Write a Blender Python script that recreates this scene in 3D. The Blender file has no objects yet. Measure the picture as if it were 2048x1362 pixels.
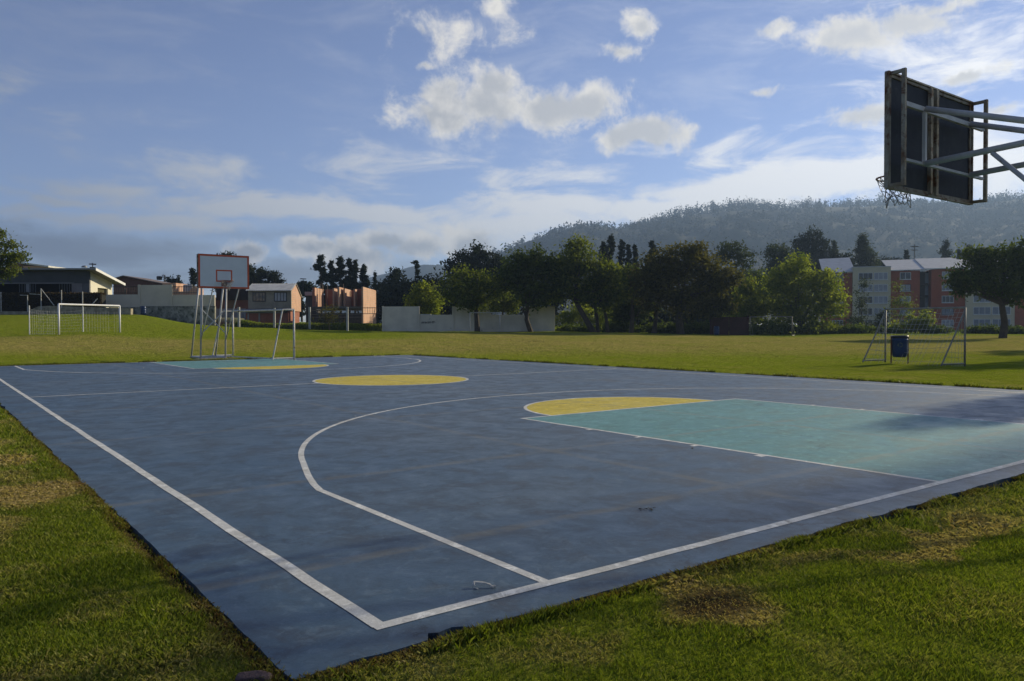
import bpy, bmesh, math, random
import numpy as np
from mathutils import Vector, Matrix
random.seed(7); RNG = np.random.default_rng(11)
SC = bpy.context.scene
COL = SC.collection
R_ = math.radians

# ---------------------------------------------------------------- camera
F_PX = 1579.087
CAM = np.array([-1.6013, -3.1114, 1.3233])
YAW, PITCH, ROLL = 0.64372, -0.01897, -0.00259
fw = np.array([math.sin(YAW)*math.cos(PITCH), math.cos(YAW)*math.cos(PITCH), math.sin(PITCH)])
rt = np.array([math.cos(YAW), -math.sin(YAW), 0.0])
up = np.cross(rt, fw)
rt2 = rt*math.cos(ROLL)+up*math.sin(ROLL)
up2 = up*math.cos(ROLL)-rt*math.sin(ROLL)
cd = bpy.data.cameras.new("camera"); cam = bpy.data.objects.new("camera", cd); COL.objects.link(cam)
cd.sensor_width = 36.0; cd.lens = 36.0*F_PX/2048.0; cd.clip_start = 0.05; cd.clip_end = 20000
M = Matrix.Identity(4)
for i in range(3):
    M[i][0] = rt2[i]; M[i][1] = up2[i]; M[i][2] = -fw[i]; M[i][3] = CAM[i]
cam.matrix_world = M
SC.camera = cam
FH = np.array([math.sin(YAW), math.cos(YAW), 0.0])
def hor(px): return 651.05-(px-1024)*0.00245
def W(px, py, d):
    """world point seen at full-size pixel px,py at horizontal distance d along the view"""
    s = (px-1024)/F_PX*d
    z = CAM[2]+(hor(px)-py)/F_PX*d
    p = CAM+FH*d+rt*s
    return np.array([p[0], p[1], z])

# ---------------------------------------------------------------- light
SUN_EL, SUN_AZ = R_(19.5), R_(89.8)       # azimuth clockwise from +y
sd = np.array([math.sin(SUN_AZ)*math.cos(SUN_EL), math.cos(SUN_AZ)*math.cos(SUN_EL), math.sin(SUN_EL)])
sl = bpy.data.lights.new("sun", 'SUN'); sun = bpy.data.objects.new("sun", sl); COL.objects.link(sun)
sl.energy = 5.0; sl.angle = R_(0.9); sl.color = (1.0, 0.87, 0.62)
sun.rotation_euler = Vector(sd).to_track_quat('Z', 'Y').to_euler()
SC.view_settings.view_transform = 'Standard'; SC.view_settings.look = 'None'
SC.view_settings.exposure = 0.42; SC.view_settings.gamma = 1.0
SC.render.engine = 'CYCLES'
SC.cycles.use_denoising = True
SC.cycles.max_bounces = 6; SC.cycles.diffuse_bounces = 2; SC.cycles.glossy_bounces = 2
SC.cycles.transmission_bounces = 4; SC.cycles.transparent_max_bounces = 8; SC.cycles.volume_bounces = 0
SC.cycles.sample_clamp_indirect = 4.0

# ---------------------------------------------------------------- node helpers
class NT:
    def __init__(s, tree): s.t = tree; s.n = tree.nodes; s.l = tree.links
    def new(s, ty, **kw):
        n = s.n.new(ty)
        for k, v in kw.items(): setattr(n, k, v)
        return n
    def put(s, sock, v):
        if hasattr(v, 'is_output') or isinstance(v, bpy.types.NodeSocket): s.l.new(v, sock)
        elif v is not None: sock.default_value = v
    def math(s, op, a, b=None, c=None, clamp=False):
        n = s.new('ShaderNodeMath', operation=op, use_clamp=clamp)
        s.put(n.inputs[0], a)
        if b is not None: s.put(n.inputs[1], b)
        if c is not None: s.put(n.inputs[2], c)
        return n.outputs[0]
    def vec(s, op, a, b=None, c=None):
        n = s.new('ShaderNodeVectorMath', operation=op)
        s.put(n.inputs[0], a)
        if b is not None: s.put(n.inputs[1], b)
        if c is not None: s.put(n.inputs[2], c)
        return n.outputs[1] if op in ('LENGTH', 'DOT_PRODUCT', 'DISTANCE') else n.outputs[0]
    def noise(s, v, scale, detail=4, rough=0.55, out=0, dist=0.0):
        n = s.new('ShaderNodeTexNoise'); s.put(n.inputs['Vector'], v)
        n.inputs['Scale'].default_value = scale; n.inputs['Detail'].default_value = detail
        n.inputs['Roughness'].default_value = rough; n.inputs['Distortion'].default_value = dist
        return n.outputs[out]
    def mix(s, f, a, b, blend='MIX'):
        n = s.new('ShaderNodeMix', data_type='RGBA', blend_type=blend)
        s.put(n.inputs[0], f)
        s.put(n.inputs[6], (*a, 1) if isinstance(a, tuple) and len(a) == 3 else a)
        s.put(n.inputs[7], (*b, 1) if isinstance(b, tuple) and len(b) == 3 else b)
        return n.outputs[2]
    def ramp(s, v, a, b, lo=0.0, hi=1.0, smooth=True):
        n = s.new('ShaderNodeMapRange'); n.interpolation_type = 'SMOOTHSTEP' if smooth else 'LINEAR'
        s.put(n.inputs[0], v)
        for i, q in enumerate((a, b, lo, hi)): s.put(n.inputs[i+1], q)
        return n.outputs[0]

# ---------------------------------------------------------------- world: sky and clouds
w = bpy.data.worlds.new("World"); SC.world = w; w.use_nodes = True
w.cycles.sampling_method = 'MANUAL'; w.cycles.sample_map_resolution = 512
t = NT(w.node_tree); t.n.clear()
sky = t.new('ShaderNodeTexSky', sky_type='NISHITA'); sky.sun_disc = False
sky.sun_elevation = SUN_EL; sky.sun_rotation = SUN_AZ
sky.altitude = 2600; sky.air_density = 1.0; sky.dust_density = 0.6; sky.ozone_density = 1.5
geo = t.new('ShaderNodeTexCoord'); V = geo.outputs['Generated']
dF = t.vec('DOT_PRODUCT', V, tuple(FH)); dR = t.vec('DOT_PRODUCT', V, tuple(rt))
sep = t.new('ShaderNodeSeparateXYZ'); t.put(sep.inputs[0], V); dZ = sep.outputs[2]
az = t.math('ARCTAN2', dR, dF); el = t.math('ARCSINE', dZ)
cmb = t.new('ShaderNodeCombineXYZ'); t.put(cmb.inputs[0], az); t.put(cmb.inputs[1], el)
AE0 = cmb.outputs[0]
# cloud textures live on a flat layer far overhead-ish so that they flatten towards the horizon
wn = t.noise(V, 9.0, 5, 0.6, out=1)
wn2 = t.vec('SUBTRACT', wn, (0.5, 0.5, 0.5))
AE = t.vec('MULTIPLY_ADD', wn2, (0.085, 0.05, 0.0), AE0)
strc = t.vec('MULTIPLY', V, (1.0, 1.0, 3.4))
fb = t.noise(V, 21.0, 9, 0.66, dist=0.25)
fs = t.noise(strc, 8.0, 9, 0.64, dist=0.5)
def ang(px, py): return math.atan((px-1024)/F_PX), math.atan((hor(px)-py)/math.hypot(F_PX, px-1024))
def field(blobs):
    cur = None
    for (px, py, rx, ry, amp) in blobs:
        a0, e0 = ang(px, py); k = math.hypot(1, (px-1024)/F_PX)
        ia, ie = F_PX*k*k/rx, F_PX*k/ry
        q = t.vec('MULTIPLY_ADD', AE, (ia, ie, 0.0), (-a0*ia, -e0*ie, 0.0))
        L = t.vec('LENGTH', q)
        v = t.math('MULTIPLY_ADD', L, -amp, amp)
        cur = v if cur is None else t.math('MAXIMUM', cur, v)
    return cur
CUM = [(960,212,150,62,1.0),(990,165,56,42,.85),(895,228,95,42,.9),(1090,222,120,48,1.0),(1185,215,100,42,.95),(1310,262,100,36,1.0),(1245,274,60,34,.9),
       (905,72,76,46,.30),(982,10,38,22,.6),(1288,58,42,30,.85),(1242,108,58,17,.7),(846,136,28,8,.6),
       (1705,72,120,46,1.0),(1810,45,130,34,.85),(1900,10,90,18,.6),(1535,64,34,16,.7),(1525,182,48,12,.6),(1720,234,95,26,.95),(1935,152,62,17,.85),(1998,216,32,14,.75),(2042,34,20,12,.7),
       (490,497,62,22,1.2),(625,498,70,28,1.3),(705,512,110,40,1.25),(838,494,80,38,1.2),(955,484,84,44,1.35),(765,478,84,28,1.0),(1000,505,74,32,1.1)]
STR = [(420,335,210,45,.62),(190,372,240,40,.62),(20,170,70,50,.35),(620,422,480,34,1.0),(300,442,420,24,.8),(120,395,300,22,.6),(850,455,420,45,.6),
       (1130,405,270,52,.9),(1330,415,420,36,1.2),(1560,372,460,50,1.25),(1700,345,400,60,1.0),(1140,345,200,40,.6),(1900,330,500,130,.75),(1050,440,330,34,.8),
       (700,330,330,60,.18),(1500,300,300,60,.45),(1950,90,350,120,.5)]
GRY = [(120,500,560,62,.85),(560,550,520,50,.7),(-250,480,420,90,.9),(560,470,330,28,.45)]
fc, fst, fg = field(CUM), field(STR), field(GRY)
cm = t.math('MULTIPLY_ADD', t.math('SUBTRACT', fb, 0.5), 2.5, fc)
cmask = t.ramp(cm, -0.12, 0.62, 0.0, 0.96)
sm = t.math('MULTIPLY_ADD', t.math('SUBTRACT', fs, 0.5), 2.1, fst)
smask = t.ramp(sm, 0.02, 0.70, 0.0, 0.86)
veil = t.ramp(fs, 0.42, 0.75, 0.0, 0.16)
gm = t.math('MULTIPLY_ADD', t.math('SUBTRACT', fs, 0.5), 1.0, fg)
gmask = t.ramp(gm, 0.0, 0.7, 0.0, 0.9)
# brightness of cloud rises towards the sun
cs = t.vec('DOT_PRODUCT', V, tuple(sd))
tow = t.ramp(cs, 0.15, 0.95, 0.0, 1.0, smooth=False)
CS = 7.8        # cloud radiance before the background strength
def lit(a, b): return t.mix(tow, tuple(x*CS for x in a), tuple(x*CS for x in b))
c_str = lit((0.56, 0.60, 0.67), (1.75, 1.72, 1.66))
c_hi = lit((1.16, 1.12, 1.06), (1.35, 1.30, 1.20))
c_lo = lit((0.38, 0.41, 0.47), (1.02, 1.03, 1.05))
c_gr = lit((0.24, 0.30, 0.42), (0.60, 0.66, 0.76))
fb2 = t.noise(t.vec('ADD', V, (0.02, -0.01, 0.018)), 17.0, 6, 0.6)
sh = t.ramp(t.math('SUBTRACT', t.math('MULTIPLY_ADD', fb2, 1.6, -0.22), t.math('MULTIPLY', fc, 0.62)), -0.02, 0.55)
c_cum = t.mix(sh, c_lo, c_hi)
hs = t.new('ShaderNodeHueSaturation'); t.put(hs.inputs['Color'], sky.outputs[0]); hs.inputs['Saturation'].default_value = 0.86; hs.inputs['Value'].default_value = 1.0
skyc = t.mix(1.0, hs.outputs[0], (1.24, 1.24, 1.48), 'MULTIPLY')
k = t.mix(veil, skyc, c_str)
k = t.mix(gmask, k, c_gr)
k = t.mix(smask, k, c_str)
k = t.mix(cmask, k, c_cum)
bg = t.new('ShaderNodeBackground'); t.put(bg.inputs[0], k); bg.inputs[1].default_value = 0.068
out = t.new('ShaderNodeOutputWorld'); t.l.new(bg.outputs[0], out.inputs[0])

# ---------------------------------------------------------------- materials
MATS = {}
def newmat(name):
    m = bpy.data.materials.new(name); m.use_nodes = True
    tt = NT(m.node_tree); b = tt.n['Principled BSDF']; return m, tt, b
def mat(name, c1, c2=None, scale=3.0, rough=0.7, bump=0.0, bscale=40, metal=0.0, c3=None, spec=0.4, t3=(0.58, 0.72), s3=None, detail=5):
    if name in MATS: return MATS[name]
    m, tt, b = newmat(name); tc = tt.new('ShaderNodeTexCoord').outputs['Object']
    c2 = c2 or tuple(x*0.78 for x in c1)
    nz = tt.noise(tc, scale, detail, 0.6)
    col = tt.mix(tt.ramp(nz, 0.33, 0.67), c1, c2)
    if c3:
        n3 = tt.noise(tc, s3 or scale*2.3, 6, 0.65, dist=0.4)
        col = tt.mix(tt.ramp(n3, *t3), col, c3)
    tt.put(b.inputs['Base Color'], col)
    b.inputs['Roughness'].default_value = rough; b.inputs['Metallic'].default_value = metal
    b.inputs['Specular IOR Level'].default_value = spec
    if bump:
        bn = tt.new('ShaderNodeBump'); bn.inputs['Strength'].default_value = bump; bn.inputs['Distance'].default_value = 0.02
        tt.put(bn.inputs['Height'], tt.noise(tc, bscale, 4, 0.6)); tt.put(b.inputs['Normal'], bn.outputs[0])
    MATS[name] = m; return m
def brickmat(name, c1, c2, mortar, bw=0.33, bh=0.13, ms=0.012):
    if name in MATS: return MATS[name]
    m, tt, b = newmat(name); tc = tt.new('ShaderNodeTexCoord').outputs['Object']
    sp = tt.new('ShaderNodeSeparateXYZ'); tt.put(sp.inputs[0], tc)
    cb = tt.new('ShaderNodeCombineXYZ'); tt.put(cb.inputs[0], tt.math('ADD', sp.outputs[0], sp.outputs[1])); tt.put(cb.inputs[1], sp.outputs[2])
    br = tt.new('ShaderNodeTexBrick'); tt.put(br.inputs['Vector'], cb.outputs[0])
    br.inputs['Scale'].default_value = 1.0; br.inputs['Brick Width'].default_value = bw; br.inputs['Row Height'].default_value = bh
    br.inputs['Mortar Size'].default_value = ms; br.inputs['Mortar'].default_value = (*mortar, 1)
    br.inputs['Color1'].default_value = (*c1, 1); br.inputs['Color2'].default_value = (*c2, 1)
    nz = tt.noise(tc, 0.9, 5, 0.6)
    col = tt.mix(tt.ramp(nz, 0.4, 0.75, 0, 0.45), br.outputs[0], tuple(x*0.55 for x in c1))
    tt.put(b.inputs['Base Color'], col); b.inputs['Roughness'].default_value = 0.9
    MATS[name] = m; return m
def leafmat(name, dark, lightc, trans=0.35):
    if name in MATS: return MATS[name]
    m, tt, b = newmat(name)
    at = tt.new('ShaderNodeAttribute', attribute_name='var')
    col = tt.mix(at.outputs['Fac'], dark, lightc)
    tt.put(b.inputs['Base Color'], col); b.inputs['Roughness'].default_value = 0.8; b.inputs['Specular IOR Level'].default_value = 0.08
    tr = tt.new('ShaderNodeBsdfTranslucent')
    tt.put(tr.inputs[0], tt.mix(0.6, col, (1.0, 1.0, 0.25), 'MULTIPLY'))
    tcol = tt.mix(1.0, tt.mix(0.55, col, (0.8, 0.9, 0.1), 'MULTIPLY'), (2.2, 2.2, 2.2), 'MULTIPLY'); tt.put(tr.inputs[0], tcol)
    mx = tt.new('ShaderNodeMixShader'); mx.inputs[0].default_value = trans
    tt.l.new(b.outputs[0], mx.inputs[1]); tt.l.new(tr.outputs[0], mx.inputs[2])
    tt.l.new(mx.outputs[0], tt.n['Material Output'].inputs[0])
    MATS[name] = m; return m

# ---------------------------------------------------------------- mesh helpers
class MB:
    def __init__(s): s.v = []; s.f = []; s.n = 0
    def add(s, vs, fs):
        o = s.n; s.v.extend([tuple(map(float, q)) for q in vs]); s.n += len(vs)
        s.f.extend([tuple(i+o for i in f) for f in fs]); return s
    def box(s, a, b):
        x0, y0, z0 = [min(p, q) for p, q in zip(a, b)]; x1, y1, z1 = [max(p, q) for p, q in zip(a, b)]
        return s.add([(x0,y0,z0),(x1,y0,z0),(x1,y1,z0),(x0,y1,z0),(x0,y0,z1),(x1,y0,z1),(x1,y1,z1),(x0,y1,z1)],
                     [(0,3,2,1),(4,5,6,7),(0,1,5,4),(1,2,6,5),(2,3,7,6),(3,0,4,7)])
    def hexa(s, P):   # 8 points: bottom 4, top 4
        return s.add(P, [(0,3,2,1),(4,5,6,7),(0,1,5,4),(1,2,6,5),(2,3,7,6),(3,0,4,7)])
    def tube(s, pts, r, n=8, caps=True):
        pts = [np.array(p, float) for p in pts]
        if not hasattr(r, '__len__'): r = [r]*len(pts)
        rings = []; prev = None
        for i, p in enumerate(pts):
            d = pts[min(i+1, len(pts)-1)]-pts[max(i-1, 0)]; d = d/(np.linalg.norm(d)+1e-9)
            if prev is None:
                a = np.array([0, 0, 1.0]) if abs(d[2]) < 0.9 else np.array([1.0, 0, 0])
                u = np.cross(d, a)
            else: u = prev-d*np.dot(prev, d)
            u = u/(np.linalg.norm(u)+1e-9); prev = u; v = np.cross(d, u)
            rings.append([p+r[i]*(math.cos(2*math.pi*j/n)*u+math.sin(2*math.pi*j/n)*v) for j in range(n)])
        fs = []
        for i in range(len(pts)-1):
            for j in range(n): fs.append((i*n+j, i*n+(j+1) % n, (i+1)*n+(j+1) % n, (i+1)*n+j))
        if caps: fs.append(tuple(reversed(range(n)))); fs.append(tuple((len(pts)-1)*n+j for j in range(n)))
        return s.add([q for rg in rings for q in rg], fs)
    def prism(s, poly, z0, z1):   # polygon of (x,y) up z
        n = len(poly)
        return s.add([(x, y, z0) for x, y in poly]+[(x, y, z1) for x, y in poly],
                     [tuple(reversed(range(n))), tuple(range(n, 2*n))]+[(i, (i+1) % n, n+(i+1) % n, n+i) for i in range(n)])
    def lathe(s, prof, n=20, c=(0, 0)):
        rg = []
        for r, z in prof: rg += [(c[0]+r*math.cos(2*math.pi*j/n), c[1]+r*math.sin(2*math.pi*j/n), z) for j in range(n)]
        fs = []
        for i in range(len(prof)-1):
            for j in range(n): fs.append((i*n+j, i*n+(j+1) % n, (i+1)*n+(j+1) % n, (i+1)*n+j))
        fs.append(tuple(reversed(range(n)))); fs.append(tuple((len(prof)-1)*n+j for j in range(n)))
        return s.add(rg, fs)
    def obj(s, name, m, parent=None, off=None, smooth=False):
        me = bpy.data.meshes.new(name)
        vs = s.v if off is None else [(a-off[0], b-off[1], c-off[2]) for a, b, c in s.v]
        me.from_pydata(vs, [], s.f); me.validate(); me.update()
        if smooth: me.polygons.foreach_set('use_smooth', [True]*len(me.polygons))
        o = bpy.data.objects.new(name, me); COL.objects.link(o)
        if m: me.materials.append(m)
        if parent is not None: o.parent = parent
        return o
def tag(o, label=None, cat=None, group=None, kind=None):
    for k_, v_ in (('label', label), ('category', cat), ('group', group), ('kind', kind)):
        if v_: o[k_] = v_
    return o
def thing(name, label, cat, loc=(0, 0, 0), rz=0.0, group=None):
    o = bpy.data.objects.new(name, None); COL.objects.link(o); o.location = tuple(map(float, loc)); o.rotation_euler = (0, 0, rz)
    o.empty_display_size = 0.3
    return tag(o, label, cat, group)
def npmesh(name, verts, nper, m, attrs=None, parent=None):
    """verts (N*nper,3) unshared polygons of nper corners"""
    n = len(verts)//nper; me = bpy.data.meshes.new(name)
    me.vertices.add(len(verts)); me.vertices.foreach_set('co', np.asarray(verts, np.float32).ravel())
    me.loops.add(len(verts)); me.loops.foreach_set('vertex_index', np.arange(len(verts), dtype=np.int32))
    me.polygons.add(n); me.polygons.foreach_set('loop_start', np.arange(n, dtype=np.int32)*nper)
    me.update(calc_edges=True)
    for k_, a in (attrs or {}).items():
        at = me.attributes.new(k_, 'FLOAT', 'POINT'); at.data.foreach_set('value', np.repeat(a, nper).astype(np.float32) if len(a) == n else a.astype(np.float32))
    o = bpy.data.objects.new(name, me); COL.objects.link(o); me.materials.append(m)
    if parent is not None: o.parent = parent
    return o

# ---------------------------------------------------------------- value noise in numpy
_tab = RNG.random((256, 256))
def vnoise(x, y, sc=1.0, seed=0):
    x = np.asarray(x)*sc+seed*17.3; y = np.asarray(y)*sc+seed*9.1
    xi = np.floor(x).astype(int); yi = np.floor(y).astype(int); fx = x-xi; fy = y-yi
    fx = fx*fx*(3-2*fx); fy = fy*fy*(3-2*fy)
    g = lambda a, b: _tab[a % 256, b % 256]
    return (g(xi, yi)*(1-fx)+g(xi+1, yi)*fx)*(1-fy)+(g(xi, yi+1)*(1-fx)+g(xi+1, yi+1)*fx)*fy
def fbm(x, y, sc=1.0, oct=4, seed=0):
    s_ = 0; a = 1; tot = 0
    for i in range(oct): s_ = s_+a*vnoise(x, y, sc*2**i, seed+i*3); tot += a; a *= 0.55
    return s_/tot
def sstep(a, b, x):
    q = np.clip((np.asarray(x)-a)/(b-a), 0, 1); return q*q*(3-2*q)

# ---------------------------------------------------------------- terrain
X0, X1, Y0, Y1 = -0.50, 16.10, -0.26, 28.45          # court slab
CWD, CLN = 15.37, 28.35
ctrl = []
for (px, py, d) in [(1930,731,28),(1725,727,30),(1797,727,28.5),(588,711,32),(470,704,33),(118,669,54),(240,669,54),(80,664,58),(205,662,58),
                    (0,672,54),(330,675,54),(0,629,84),(60,629,84),(130,627,84),(200,628,84),(287,629,86),(330,640,88),(400,651,88),(440,657,88),
                    (500,657,84),(620,660,84),(700,662,85),(764,663,86),(900,663,86),(1110,663,86),(1250,666,86),(1422,669,86),(1500,671,84),(1585,673,82),
                    (1700,668,86),(1850,666,92),(1990,676,70),(2048,668,90),(2300,668,90),(-200,672,54),(-200,627,84),(0,700,40),(600,688,44),(1024,686,46),(1500,690,46),(2000,700,44),
                    (0,617,110),(400,640,110),(800,660,110),(1200,663,110),(1700,663,130),(2048,663,130)]:
    ctrl.append(W(px, py, d))
for x, y, z in [(-3,-3,-.04),(3,-3,-.05),(9,-3,-.06),(-3,5,-.05),(-3,14,-.05),(-3,25,-.02),(19,-3,-.1),(19,8,-.08),(19,20,-.05),(19,32,0),(8,32,.02),(0,32,.02),(-20,-20,0),(20,-20,0),
                (-40,10,0),(50,-10,-.1),(45,8,-.1),(-300,0,2),(300,0,1),(0,-300,1),(300,300,1),(0,300,2.5),(150,250,1.2),(-2500,0,2),(2500,0,2),(0,-2500,2),(0,2500,2),(2500,2500,2),(-2500,2500,2)]:
    ctrl.append(np.array([x, y, z], float))
ctrl = np.array(ctrl)
def _phi(a, b): return np.sqrt((a[:, None, 0]-b[None, :, 0])**2+(a[:, None, 1]-b[None, :, 1])**2+4.0)
_A = _phi(ctrl, ctrl); _n = len(ctrl)
_Aa = np.zeros((_n+1, _n+1)); _Aa[:_n, :_n] = _A-0.0*np.eye(_n); _Aa[:_n, _n] = 1; _Aa[_n, :_n] = 1
_w = np.linalg.solve(_Aa, np.append(ctrl[:, 2], 0))
def terr(x, y, detail=True):
    x = np.atleast_1d(np.asarray(x, float)); y = np.atleast_1d(np.asarray(y, float)); sh_ = x.shape
    xf, yf = x.ravel(), y.ravel(); z = np.empty(len(xf))
    for i in range(0, len(xf), 20000):
        P = np.stack([xf[i:i+20000], yf[i:i+20000]], 1); z[i:i+20000] = _phi(P, ctrl)@_w[:_n]+_w[_n]
    dx = np.maximum(np.maximum(X0-xf, xf-X1), 0); dy = np.maximum(np.maximum(Y0-yf, yf-Y1), 0); dd = np.hypot(dx, dy)
    inside = (xf > X0) & (xf < X1) & (yf > Y0) & (yf < Y1)
    base = np.where(inside, -0.10, -0.013)
    k_ = sstep(0.3, 6.0, dd); z = base*(1-k_)+z*k_
    if detail:
        amp = sstep(0.0, 1.0, dd)*(0.02+0.05*sstep(2, 25, dd))
        z = z+amp*(fbm(xf, yf, 0.45, 3, 5)-0.5)+0.30*sstep(3, 9, dd)*(fbm(xf, yf, 0.17, 3, 9)-0.5)*sstep(14, 20, xf)*sstep(70, 40, dd)
    return z.reshape(sh_)
def tz(x, y): return float(terr([x], [y])[0])

def dryness(x, y):
    """0 fresh green .. 1 straw; 2 = bare brown"""
    d = 0.30*sstep(0.48, 0.72, fbm(x, y, 0.9, 4, 21))+0.22*sstep(0.5, 0.75, fbm(x, y, 5.0, 3, 31))
    jx = x+0.5*(fbm(x, y, 1.6, 3, 41)-0.5)+0.22*(fbm(x, y, 6.0, 2, 42)-0.5); jy = y+0.9*(fbm(x, y, 1.3, 3, 51)-0.5)+0.22*(fbm(x, y, 6.0, 2, 52)-0.5)
    def pt(cx, cy, rx, ry, a): return a*sstep(1.15, 0.6, np.hypot((jx-cx)/rx, (jy-cy)/ry))
    for p in [(-1.0,4.35,.42,.75,.95),(-1.25,3.1,.2,.4,.6),(-1.1,6.2,.42,.55,.95),(-.95,7.9,.3,.5,.6),(-1.05,5.3,.3,.25,.5),(-0.72,2.1,.12,.3,.4),(-.62,.55,.12,.35,.5),(-1.0,1.0,.2,.2,.3),
              (3.6,-.72,1.1,.16,.85),(4.6,-.95,.6,.15,.6),(2.6,-.55,.5,.10,.6),(1.42,-.66,.46,.34,.8),(.55,-.6,.3,.12,.45),(2.3,-1.6,.5,.3,.25)]:
        d = np.maximum(d, pt(*p))
    # the playing field: straw coloured away from the court
    s = (x-CAM[0])*rt[0]+(y-CAM[1])*rt[1]; f = (x-CAM[0])*FH[0]+(y-CAM[1])*FH[1]
    fld = sstep(33, 42, f+3.0*(fbm(x, y, 0.2, 3, 61)-0.5))*sstep(84, 74, f+3*(fbm(x, y, 0.3, 3, 62)-0.5))
    lm = sstep(55, 50, f)+sstep(-10, -4, s); fld = fld*np.clip(lm, 0, 1)
    fld2 = fld*(0.62+0.5*(fbm(x+y*0.2, y, 0.25, 4, 71)-0.5)+0.5*(fbm(x, y, 1.5, 3, 72)-0.5))
    d = np.where(f > 20, np.maximum(d*0.6*sstep(60, 30, f), fld2), d)
    return np.clip(d, 0, 1)
def bareness(x, y):
    jx = x+0.22*(fbm(x, y, 4, 3, 43)-0.5); jy = y+0.22*(fbm(x, y, 4, 3, 53)-0.5)
    b = sstep(1.1, 0.55, np.hypot((jx-1.42)/.34, (jy+.66)/.22))*0.9
    b = np.maximum(b, 0.65*sstep(1.1, 0.5, np.hypot((jx-3.95)/.4, (jy+.74)/.07)))
    # trodden earth along the slab
    dx = np.maximum(np.maximum(X0-x, x-X1), 0); dy = np.maximum(np.maximum(Y0-y, y-Y1), 0); dd = np.hypot(dx, dy)
    e = sstep(0.11, 0.02, dd+0.09*(fbm(x, y, 3.0, 3, 81)-0.5)-0.03*(y < 3)*(x < 0))
    return np.clip(np.maximum(b, e), 0, 1)

def geocoords(c, n_in, step, n_out, far):
    a = np.arange(0, n_in+1)*step; g = [a[-1]]; r = (far/a[-1])**(1.0/n_out)
    # growing steps
    st = step; q = 1.0
    lo, hi = 1.0001, 2.0
    for _ in range(60):
        mid = (lo+hi)/2; tot = a[-1]+step*mid*(mid**n_out-1)/(mid-1)
        if tot < far: lo = mid
        else: hi = mid
    x_ = a[-1]; outl = []
    for i in range(n_out): st *= lo; x_ += st; outl.append(x_)
    pos = np.concatenate([a, outl]); return np.concatenate([-pos[::-1][:-1], pos])+c
gx = geocoords(1.0, 60, 0.11, 190, 2650); gy = geocoords(2.5, 60, 0.11, 190, 2650); gy = gy[gy < 2290]
GX, GY = np.meshgrid(gx, gy, indexing='ij'); GZ = terr(GX, GY)
nx, ny = GX.shape
me = bpy.data.meshes.new("ground"); vs = np.stack([GX, GY, GZ], -1).reshape(-1, 3)
me.vertices.add(len(vs)); me.vertices.foreach_set('co', vs.astype(np.float32).ravel())
idx = np.arange(nx*ny).reshape(nx, ny); q = np.stack([idx[:-1, :-1], idx[1:, :-1], idx[1:, 1:], idx[:-1, 1:]], -1).reshape(-1, 4)
me.loops.add(q.size); me.loops.foreach_set('vertex_index', q.astype(np.int32).ravel())
me.polygons.add(len(q)); me.polygons.foreach_set('loop_start', (np.arange(len(q))*4).astype(np.int32)); me.update(calc_edges=True)
me.polygons.foreach_set('use_smooth', np.ones(len(q), bool))
for nm, fn in (('dry', dryness), ('bare', bareness)):
    a = me.attributes.new(nm, 'FLOAT', 'POINT'); a.data.foreach_set('value', fn(vs[:, 0], vs[:, 1]).astype(np.float32))
ground = bpy.data.objects.new("ground", me); COL.objects.link(ground); tag(ground, kind='structure')
m, tt, b = newmat('turf'); tc = tt.new('ShaderNodeTexCoord').outputs['Object']
dr = tt.new('ShaderNodeAttribute', attribute_name='dry').outputs['Fac']; ba = tt.new('ShaderNodeAttribute', attribute_name='bare').outputs['Fac']
n1 = tt.noise(tc, 0.9, 8, 0.75); n2 = tt.noise(tc, 22, 4, 0.7); n3 = tt.noise(tc, 0.18, 4, 0.6)
g_ = tt.mix(tt.ramp(n2, 0.3, 0.7), (0.085, 0.125, 0.010), (0.225, 0.270, 0.020))
g_ = tt.mix(tt.ramp(n3, 0.35, 0.65, 0, 0.45), g_, (0.18, 0.20, 0.022))
dry_ = tt.mix(tt.ramp(n2, 0.3, 0.7), (0.20, 0.170, 0.045), (0.38, 0.31, 0.105))
df = tt.math('MULTIPLY_ADD', tt.math('SUBTRACT', n1, 0.5), 1.6, dr, clamp=True)
c_ = tt.mix(df, g_, dry_); c_ = tt.mix(ba, c_, (0.045, 0.030, 0.018))
tt.put(b.inputs['Base Color'], c_); b.inputs['Roughness'].default_value = 1.0; b.inputs['Specular IOR Level'].default_value = 0.0
fm = tt.new('ShaderNodeMapping'); tt.put(fm.inputs[0], tc); fm.inputs['Scale'].default_value = (.35, .55, 1.0)
clod = tt.ramp(tt.noise(fm.outputs[0], 1.0, 6, 0.72), 0.60, 0.70, 0, 0.75)
c_ = tt.mix(tt.math('MULTIPLY', clod, tt.ramp(dr, 0.3, 0.6)), c_, (0.075, 0.060, 0.025)); tt.put(b.inputs['Base Color'], c_)
bn = tt.new('ShaderNodeBump'); bn.inputs['Strength'].default_value = 0.9; bn.inputs['Distance'].default_value = 0.05
tt.put(bn.inputs['Height'], tt.math('ADD', tt.math('ADD', n2, tt.math('MULTIPLY', tt.noise(tc, 5, 3, 0.6), 2.0)), tt.math('MULTIPLY', tt.noise(tc, 1.3, 4, 0.65), 5.0))); tt.put(b.inputs['Normal'], bn.outputs[0])
me.materials.append(m)

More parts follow.
